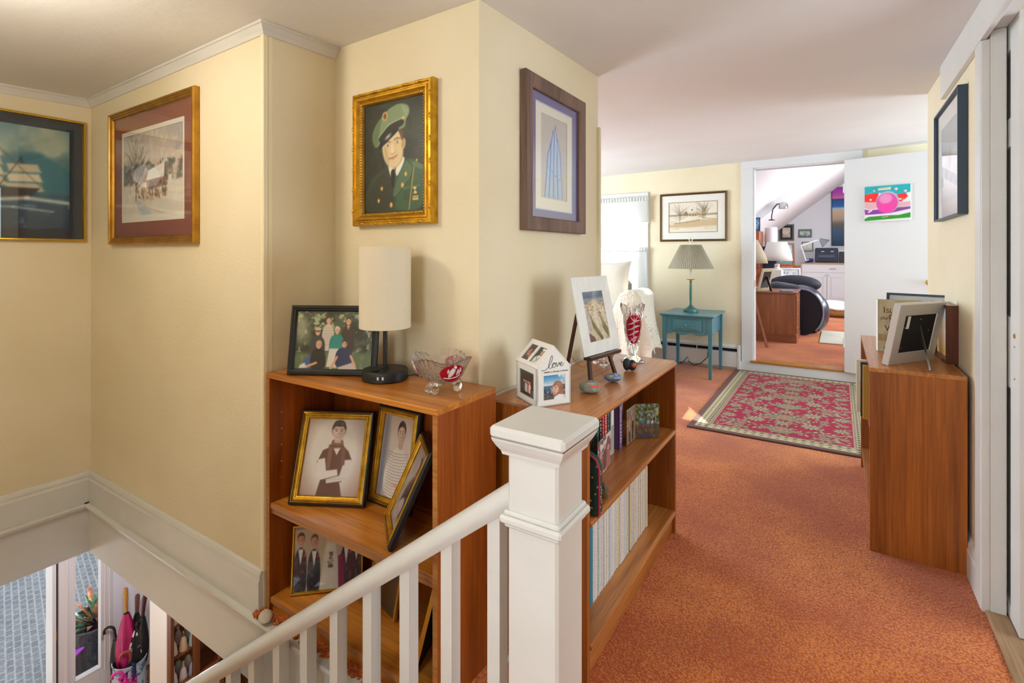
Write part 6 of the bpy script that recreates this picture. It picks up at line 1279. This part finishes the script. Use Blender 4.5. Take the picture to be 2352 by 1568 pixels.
t = thing('printer', 'dark blue office printer on the white cabinet', 'printer', (-.44, 13.42, CZ)); b = B(0, .44, 0, .4, 0, .33, .02).build('printer_body', mat('printer_blue', '2a3348', rough=.4), t); B(.05, .39, -.006, 0, .22, .29, .004).build('control_panel', mat('panel_dark', '151a26', rough=.25), t); B(.07, .37, -.008, .0, .12, .17, .004).build('paper_tray', mat('tray_grey', '4a566c', rough=.4), t); B(.07, .37, -.010, .0, .03, .09, .004).build('drawer', mat('panel_dark', '151a26'), t)
for x in (.12, .30): B(x, x + .06, -.008, -.004, .235, .265).build('display', mat('display_grey', '8a98b0', rough=.3), t)
t = thing('speaker_box', 'black box with grey lid beside the office printer', 'box', (.02, 13.45, CZ)); B(0, .26, 0, .3, 0, .24, .008).build('box_body', mat('panel_dark', '151a26'), t); B(-.02, .28, -.01, .31, .25 - .009, .30, .008).build('box_lid', mat('lid_grey', 'b8bcc4', rough=.5), t)
t = thing('small_radio', 'small cobalt blue gadget left of the printer', 'gadget', (-.63, 13.42, CZ)); B(0, .15, 0, .14, 0, .09, .02).build('gadget_body', mat('cobalt', '1a2a80', rough=.3), t); MB().ell((.05, -.005, .06), (.02, .01, .02), 10, 6).build('dial', mat('dial_white', 'd8dce8', rough=.3), t)
t = thing('arm_lamp', 'white jointed arm lamp clamped beside the printer', 'lamp', (-.60, 13.06, CZ - .12)); m_wm = mat('white_metal', 'e8eaee', rough=.3)
for p, q in (((0, 0.3, .12), (-.10, .1, .50)), ((-.10, .1, .50), (.22, 0, .62)), ((.22, 0, .62), (.28, 0, .60))): MB().bar(p, q, .03, .035, up=(0, 1, 0)).build('arm', m_wm, t)
sh_ = MB().lathe([(.03, 0), (.05, .05), (.11, .16), (.105, .16), (.045, .05)], 20).xf(Matrix.Translation((.26, 0, .64)) @ Matrix.Rotation(R(130), 4, 'Y')); sh_.build('lamp_head', mat('grey_metal', '9aa0a8', rough=.3, metal=.5), t, smooth=True); B(-.03, .03, .25, .36, .12, .15).build('clamp', m_black, t)
def wallpic(label, x0, x1, z0, z1, cv_, fm, mb=None, y=FY - .002, bw=.03):
    t = thing('picture_frame', label, 'picture', ((x0 + x1) / 2, y, z0)); w, h = x1 - x0, z1 - z0; frame_mesh(w, h, [(0, 0), (0, .02), (bw, .018), (bw, .006)], 'frame', fm, t)
    if mb: B(-w / 2 + bw * .8, w / 2 - bw * .8, -.009, -.001, bw * .8, h - bw * .8).build('mat_board', mb, t); k = bw + .05
    else: k = bw
    print_obj(cv_, w - 2 * k, h - 2 * k, t, (0, -.0105 if mb else -.005, k), rough=.5); return t
m_slf = mat('pewter_frame', '6a6c66', rough=.4, metal=.4)
wallpic('square portrait print in pewter frame with black mat, far room', -1.23, -.90, 1.60, 2.00, p_generic('c8b4a8', 'e0d4c8', 'a88c80', 3), m_slf, m_black); wallpic('small seascape in pewter frame over the arm lamp', -.81, -.53, 1.67, 1.87, p_generic('7a9a94', 'd0dcd0', '2f6060', 5, A=1.5), m_slf); wallpic('pale botanical sketch in thin frame behind the arm lamp', -.735, -.50, 1.34, 1.57, p_generic('e8e8e4', 'dfe4dc', 'b8c8b0', 6), m_slf, bw=.018)
t = thing('tall_canvas', 'tall narrow canvas of purple sky above blue beach', 'canvas', (.12, FY - .002, 1.47)); B(-.25, .25, -.035, 0, 0, 1.36, .003).build('canvas_edge', mat('dark_canvas_edge', '2a2c34', rough=.7), t); print_obj(p_beach(), .47, 1.34, t, (0, -.0355, .01), rough=.6)
t = thing('floor_cushion', 'folded grey-white bedding on a tan roll near cabinet', 'bedding', (-.27, 10.95, F)); MB().tube([(.02, .1, .10), (.3, .1, .105), (.9, .1, .10)], [.09, .10, .095], 16).build('tan_roll', mat('tan_fabric', 'a8884c', '8a6c3c', rough=.9, scale=40, bump=.4, bscale=60), t, smooth=True)
b = MB(); b.grid(lambda u, v: (.9 * u - .02, .0 + .55 * v, .20 + .09 * math.sin(math.pi * v) ** .5 + .012 * math.sin(14 * u + 8 * v)), 30, 14); b.grid(lambda u, v: (.9 * u - .02, .0 - .03 * math.sin(math.pi * v), .20 - .06 * v + .012 * math.sin(14 * u)), 30, 6); b.build('white_bedding', mat('bedding_white', 'dfe2e6', rough=.9, bump=.4, bscale=20), t, smooth=True, recalc=False, ang=80)
t = thing('scatter_rug', 'small pale braided rag rug on the far room carpet', 'rug', (-.21, 7.78, F)); B(0, .75, 0, 1.22, .001, .012, .004).build('rug_body', mat('rag_rug', 'a8a898', 'd0ccbc', rough=.95, scale=8, st=(.35, 5, 1), bump=.5, bscale=30, lo=.3, hi=.6), t)
for i, (lab, x, z, w, h, cv_) in enumerate((('wood framed blue print leaning at the attic knee wall', -.83, F + .956, .34, .42, p_generic('8ab0c0', 'c0d4d8', '4a7080', 7)), ('wide blue print leaning below the wood framed print', -.93, F + .651, .52, .30, p_generic('9ac0cc', 'e0e8e8', '5a8898', 9, A=1.7)), ('white framed photo leaning on the wooden chest', -.72, F + .556, .34, .36, p_generic('c8ccd0', 'e0e4e8', '6a7a8a', 11)))):
    t = thing('picture_frame', lab, 'picture', (x, (10.60, 10.40, 10.37)[i], z), R(12), R(-14 if i < 2 else -10)); frame_mesh(w, h, [(0, 0), (0, .02), (.03, .018), (.03, .006)], 'frame', m_oak_z if i < 2 else m_white2, t); print_obj(cv_, w - .06, h - .06, t, (0, -.007, .03), rough=.4)
t = thing('wooden_chest', 'reddish wooden chest stacked under leaning pictures', 'chest', (-1.15, 10.35, F)); B(0, .62, 0, .35, 0, .53, .006).build('chest_body', wood('red_oak', '9a4420', 'c06a34', 'x'), t); B(-.01, .63, -.01, .36, .53, .555, .004).build('chest_lid', wood('red_oak', '9a4420', 'c06a34', 'x'), t); B(.05, .43, .04, .33, .555, .65).build('box', m_white2, t); B(.0, .6, .2, .34, .6505, .68, .004).build('shelf_board', wood('red_oak', '9a4420', 'c06a34', 'x'), t); B(.02, .58, .22, .33, .68, .955).build('shelf_stack', m_oak_x, t)
t = thing('tall_cupboard', 'tall reddish cupboard in the far room knee wall corner', 'cupboard', (-1.52, 9.60, F)); B(0, .40, 0, .40, 0, 1.56, .004).build('cupboard_body', wood('red_oak', '9a4420', 'c06a34', 'x'), t)
for q in ((.01, .39, .02, .74), (.01, .39, .77, 1.55)): B(q[0], q[1], -.015, 0, q[2], q[3], .004).build('door', wood('red_oak', '9a4420', 'c06a34', 'x'), t)
t = thing('picture_frame', 'small bright blue picture on top of the tall cupboard', 'picture', (-1.22, 9.66, F + 1.561)); frame_mesh(.19, .23, [(0, 0), (0, .02), (.012, .018), (.012, .006)], 'frame', m_navywood, t); print_obj(p_generic('2a6ab8', 'a8d0e8', '1a4a90', 13, A=.9), .17, .21, t, (0, -.007, .01))
t = thing('storage_canister', 'white cylindrical canister on dark blue stand by cupboard', 'canister', (-.99, 9.97, F)); B(-.12, .12, -.09, .09, 0, 1.30, .01).build('stand', mat('blue_stand', '2c3c5c', rough=.6), t); MB().lathe([(.10, 1.30), (.10, 1.62), (.09, 1.63), (0, 1.63)], 24).build('canister_body', mat('white_metal', 'e8eaee'), t, smooth=True)
t = thing('clip_lamp', 'black gooseneck lamp with silver head above the canister', 'lamp', (-.98, 9.97, F + 1.752)); MB().tube([(0, 0, 0), (0, 0, .08), (.02, 0, .20), (.08, 0, .28), (.16, 0, .29)], .010, 8).build('gooseneck', m_black, t, smooth=True); MB().lathe([(.04, 0), (.07, -.04), (.075, -.11)], 16, (.18, 0, .31)).build('lamp_head', m_steel, t, smooth=True); MB().lathe([(.05, 0), (.05, .015), (0, .02)], 14).build('base', m_black, t)
# ================================================================== LOWER STOREY CONTENTS
t = thing('umbrella_stand', 'painted ceramic umbrella stand with blue handles by porch door', 'umbrella stand', (-5.10, 1.90, LZ)); MB().lathe([(.11, 0), (.12, .02), (.125, .16), (.115, .30), (.125, .34), (.118, .34), (.108, .30), (.105, .04), (0, .04)], 32).build('stand_body', mat('floral_ceramic', 'c8d4dc', '5a8a9c', rough=.2, scale=22, lo=.5, hi=.58), t, smooth=True)
for a in (R(-10), R(170)): MB().tube([(.12 * math.cos(a), .12 * math.sin(a), .24), (.17 * math.cos(a), .17 * math.sin(a), .30), (.16 * math.cos(a), .16 * math.sin(a), .38), (.12 * math.cos(a), .12 * math.sin(a), .36)], .014, 8).build('handle', mat('cobalt_glaze', '1c2c5c', rough=.2), t, smooth=True)
def umbrella(label, base, top, hook, cm, hm, fat=.045, handle=.16, group=None, tip=.52):
    t = thing('umbrella', label, 'umbrella', base); v = Vector(top) - Vector(base); L = v.length; u = v.normalized(); P = lambda k: tuple(u * k)
    n = 10; b = MB(); q = u.to_track_quat('Z', 'Y').to_matrix().to_4x4(); pr = []
    for k in range(9): s = k / 8; pr.append((.008 + fat * (math.sin(math.pi * (.15 + .8 * s)) ** .9), .05 + (L - handle - .06) * s))
    vv = []; ff = []; N_ = 20
    for r_, z in pr:
        for k in range(N_): a = 2 * math.pi * k / N_; rr_ = r_ * (1 + .22 * math.cos(5 * a + z * 4)); vv.append((rr_ * math.cos(a), rr_ * math.sin(a), z))
    for i in range(8):
        for k in range(N_): ff.append((i * N_ + k, i * N_ + (k + 1) % N_, (i + 1) * N_ + (k + 1) % N_, (i + 1) * N_ + k))
    b.add(vv, ff); b.xf(q); b.build('canopy', cm, t, smooth=True, ang=70); MB().tube([P(0), P(L - handle)], .006, 8).build('shaft', m_steel, t)
    if hook: 
        e = Vector(P(L - handle)); sd2 = Vector((-.35, -.8, 0)).normalized(); MB().tube([tuple(e), P(L - .07)] + [tuple(Vector(P(L - .07)) + sd2 * .035 * (1 - math.cos(a_)) + u * .035 * math.sin(a_)) for a_ in [R(25 * k) for k in range(1, 9)]], .011, 8).build('handle', hm, t, smooth=True)
    else: MB().tube([P(L - handle), P(L - handle * .6), P(L - .02), P(L)], [.013, .015, .019, .014], 12).build('handle', hm, t, smooth=True)
    MB().lathe([(.014, 0), (.016, .012), (.012, .024)], 10).xf(Matrix.Translation(P(L - handle - .015)) @ q).build('ferrule', m_black, t); return t
m_umag = mat('magenta_nylon', '9a1450', 'b81c60', rough=.4, scale=6); m_ublk = mat('black_nylon', '141416', rough=.45)
ub = LZ + .05
umbrella('magenta and black umbrella with straight honey wood handle', (-5.09, 1.89, ub), (-5.18, 1.90, -1.59), False, m_umag, wood('honey_handle', 'b8822a', 'd0a048', 'z'), .062, .20)
umbrella('black umbrella with dark red wood handle against wall', (-5.08, 1.93, ub), (-5.05, 1.995, -1.66), False, m_ublk, mat('rosewood', '4a1c18', rough=.35), .05, .17); umbrella('black umbrella with carved brown handle behind the magenta one', (-5.12, 1.94, ub), (-5.17, 1.985, -1.69), False, m_ublk, mat('carved_brown', '6a4434', rough=.5), .045, .15)
umbrella('black umbrella with curved black crook toward the door', (-5.12, 1.87, ub), (-5.24, 1.83, -1.86), True, m_ublk, m_black, .05, .14); umbrella('short umbrella with copper-coloured crook in the stand', (-5.05, 1.87, ub), (-5.00, 1.875, -2.0), True, m_ublk, mat('copper_crook', '9a5a48', rough=.3, metal=.4), .04, .14); umbrella('white and black patterned umbrella beside the magenta one', (-5.06, 1.91, ub), (-5.06, 1.945, -1.86), False, mat('zebra_nylon', '17171a', 'e0dcd8', rough=.5, scale=14, lo=.5, hi=.53), m_black, .05, .06)
umbrella('child umbrella with bright pink crook and frilled top', (-5.04, 1.85, ub), (-4.98, 1.80, -2.12), True, mat('pink_nylon', 'd8309a', rough=.4), mat('pink_crook', 'e040a8', rough=.3), .04, .12)
t = thing('pink_frill', 'cluster of bright pink frills on the child umbrella', 'frill', (-5.0, 1.85, -2.26)); b = MB(); rr = random.Random(8)
for i in range(70): b.ell(((rr.random() - .5) * .11, (rr.random() - .5) * .11, (rr.random() - .5) * .11), (.011, .011, .011), 6, 4)
b.build('frill_petals', mat('pink_nylon', 'd8309a'), t, smooth=True)['kind'] = 'stuff'
# curio cabinet with porcelain bells
m_cur = wood('curio_wood', '6a3a1c', '8e5428', 'z', rough=.35)
CX, CY = -4.30, 1.91
t = thing('curio_cabinet', 'wood framed glass curio cabinet full of porcelain bells', 'cabinet', (CX, CY, LZ))
for y0, y1 in ((0, .025), (.165, .215), (.355, .405)): B(-.03, 0, y0 - .04, y1 - .04, 0, 1.9, .003).build('stile', m_cur, t)
B(-.29, -.28, -.04, .6, 0, 1.9).build('back_panel', m_cur, t); B(-.29, 0, .59, .61, 0, 1.9).build('side_panel', m_cur, t); B(-.29, -.03, -.04, -.03, 0, 1.9).build('side_panel', m_cur, t); B(-.30, .005, -.045, .615, 1.88, 1.92, .004).build('top_board', m_cur, t)
for z in (.42, .66, .90, 1.14, 1.40): B(-.28, -.03, -.03, .59, z - .012, z).build('shelf', m_cur, t)
B(-.03, 0, -.015, .59, .40, .445, .003).build('rail', m_cur, t); B(-.018, -.014, -.015, .59, .445, 1.87).build('glass', m_glass, t)
bell_cols = [('f0ece4', 'white'), ('e8dcc4', 'cream'), ('c4ccd8', 'pale grey'), ('b8d0c4', 'celadon'), ('e4d0c8', 'blush'), ('d8b890', 'tan')]
protoB = {}; k = 0; rr = random.Random(5)
for si, z in enumerate((.42, .66, .90, 1.14)):
    for yi in range(3):
        for xi in range(2):
            col, nm = bell_cols[(k * 5 + si) % 6]; lab = '%s porcelain bell on a curio cabinet shelf' % nm; loc = (CX - .080 - .105 * xi + .01 * rr.random(), CY + .012 + .070 * yi + .010 * xi, LZ + z + .0005)
            if nm not in protoB:
                o = thing('porcelain_bell', lab, 'bell', loc, 0, 0, 'bells in the curio cabinet'); MB().lathe([(.032, 0), (.033, .004), (.028, .03), (.023, .072), (.015, .096), (.006, .102)], 16).build('bell_body', mat('porcelain_' + col, col, rough=.15), o, smooth=True); MB().lathe([(.006, .099), (.010, .110), (.007, .128), (.011, .142), (.0, .152)], 10).build('bell_handle', m_goldhi if k % 2 else mat('porcelain_' + col, col), o, smooth=True); protoB[nm] = o
            else: dup(protoB[nm], loc, 0, lab)
            k += 1
# porch: wicker basket with plant, pale bench
t = thing('wicker_basket', 'black wicker basket seen through the glazed sidelight', 'basket', (-5.78, 1.86, LZ + .01)); b = MB(); n = 40
prf = [(.14 + .06 * s, .42 * s) for s in [i / 14 for i in range(15)]]; b.lathe(prf + [(r_ - .012, z) for r_, z in reversed(prf)], n); b.v = [(x * (1 + .02 * (i % 2)), y * (1 + .02 * (i % 2)), z) for i, (x, y, z) in enumerate(b.v)]; b.build('basket_body', mat('black_wicker', '1c1c20', '3a3a40', rough=.5, scale=80), t); MB().tube([(.205 * math.cos(2 * math.pi * k / 40), .205 * math.sin(2 * math.pi * k / 40), .42) for k in range(41)], .012, 8).build('rim', mat('black_wicker', '1c1c20'), t)
tag(MB().box(-.03, .03, -.10, .10, 0, .03, .01).xf(Matrix.Rotation(R(30), 4, 'X')).build('toy_bar', mat('violet_plastic', 'a838d0', rough=.3), loc=(-5.66, 1.78, LZ + .30)), 'bright violet plastic toy in the wicker basket', 'toy')
t = thing('house_plant', 'leafy plant with rust and green leaves in wicker basket', 'plant', (-5.80, 1.90, LZ + .25)); rr = random.Random(14); lg = MB(); lr = MB()
for i in range(110):
    a = rr.random() * 6.28; e = R(20 + 60 * rr.random()); L = .20 + .22 * rr.random(); d0 = Vector((math.cos(a) * math.cos(e), math.sin(a) * math.cos(e), math.sin(e))); s = d0.cross(Vector((0, 0, 1))).normalized() * .022; p0 = d0 * L * .25 + Vector((0, 0, .1)); p1 = d0 * L * .7 + Vector((0, 0, .1)); p2 = d0 * L + Vector((0, 0, .06))
    (lg if rr.random() < .6 else lr).add([p0, p1 + s, p2, p1 - s], [(0, 1, 2, 3)])
lg.build('green_leaves', mat('leaf_green', '2c5a38', '7aa088', rough=.5, scale=20), t)['kind'] = 'stuff'; lr.build('rust_leaves', mat('leaf_rust', '8a4a30', 'c89070', rough=.5, scale=20), t)['kind'] = 'stuff'
t = thing('porch_bench', 'white-topped bench with black legs out on the porch', 'bench', (-7.0, 1.05, LZ + .01), R(25)); B(-.5, .24, -.2, .2, .40, .43, .004).build('bench_top', m_white2, t)
for x in (-.45, .2):
    for y in (-.16, .16): MB().bar((x, y, .40), (x + (.05 if x > 0 else -.05), y, 0), .02).build('leg', m_black, t)
wallb('wall_sun_block', (-9.5, LX - .12, 4.2, 4.3, LZ, -.1), m=m_lowwall)  # unseen wall, added to keep direct sun off the porch floor
# ================================================================== SMALL THINGS BY THE STAIR WELL
t = thing('clam_shell', 'white ridged clam shell on the carpet edge by bookcase', 'shell', (-1.715, 1.052, .004), R(-30)); b = MB(); b.ell((0, 0, .0), (.034, .024, .020), 24, 12, lambda d: 1 + .02 * math.sin(60 * math.hypot(d[0] - .6, d[1]))); b.v = [(x, y, max(z, 0) + .001) for x, y, z in b.v]; b.build('shell_body', mat('shell_white', 'd8d0c4', 'c0b4a4', rough=.6, scale=50, st=(.4, 1, 3)), t, smooth=True)
tag(MB().tube([(-.90, 1.42, .006), (-.88, 1.34, .008), (-.865, 1.26, .006), (-.86, 1.16, .008), (-.90, 1.10, .005), (-.92, 1.085, .005)], .004, 8).build('extension_cord', mat('cord_white', 'e4e4e0', rough=.5), smooth=True), 'white cord on the carpet between the two left bookcases', 'cord')
tag(MB().bar((-1.475, 1.054, -.062), (-1.43, 1.054, -.17), .012, .004, up=(0, 1, 0)).build('wooden_shim', wood('shim_wood', '6a5024', '8a6c3c', 'z')), 'thin brown wooden strip hanging on the stair well fascia', 'strip')
t = thing('ceiling_light', 'bare warm bulb in white porcelain holder over the stairs', 'light', (-1.9, .22, zc(-1.9, .22))); MB().lathe([(.055, 0), (.055, -.012), (.03, -.03), (.022, -.07), (0, -.07)], 20).build('lamp_holder', m_white2, t, smooth=True)
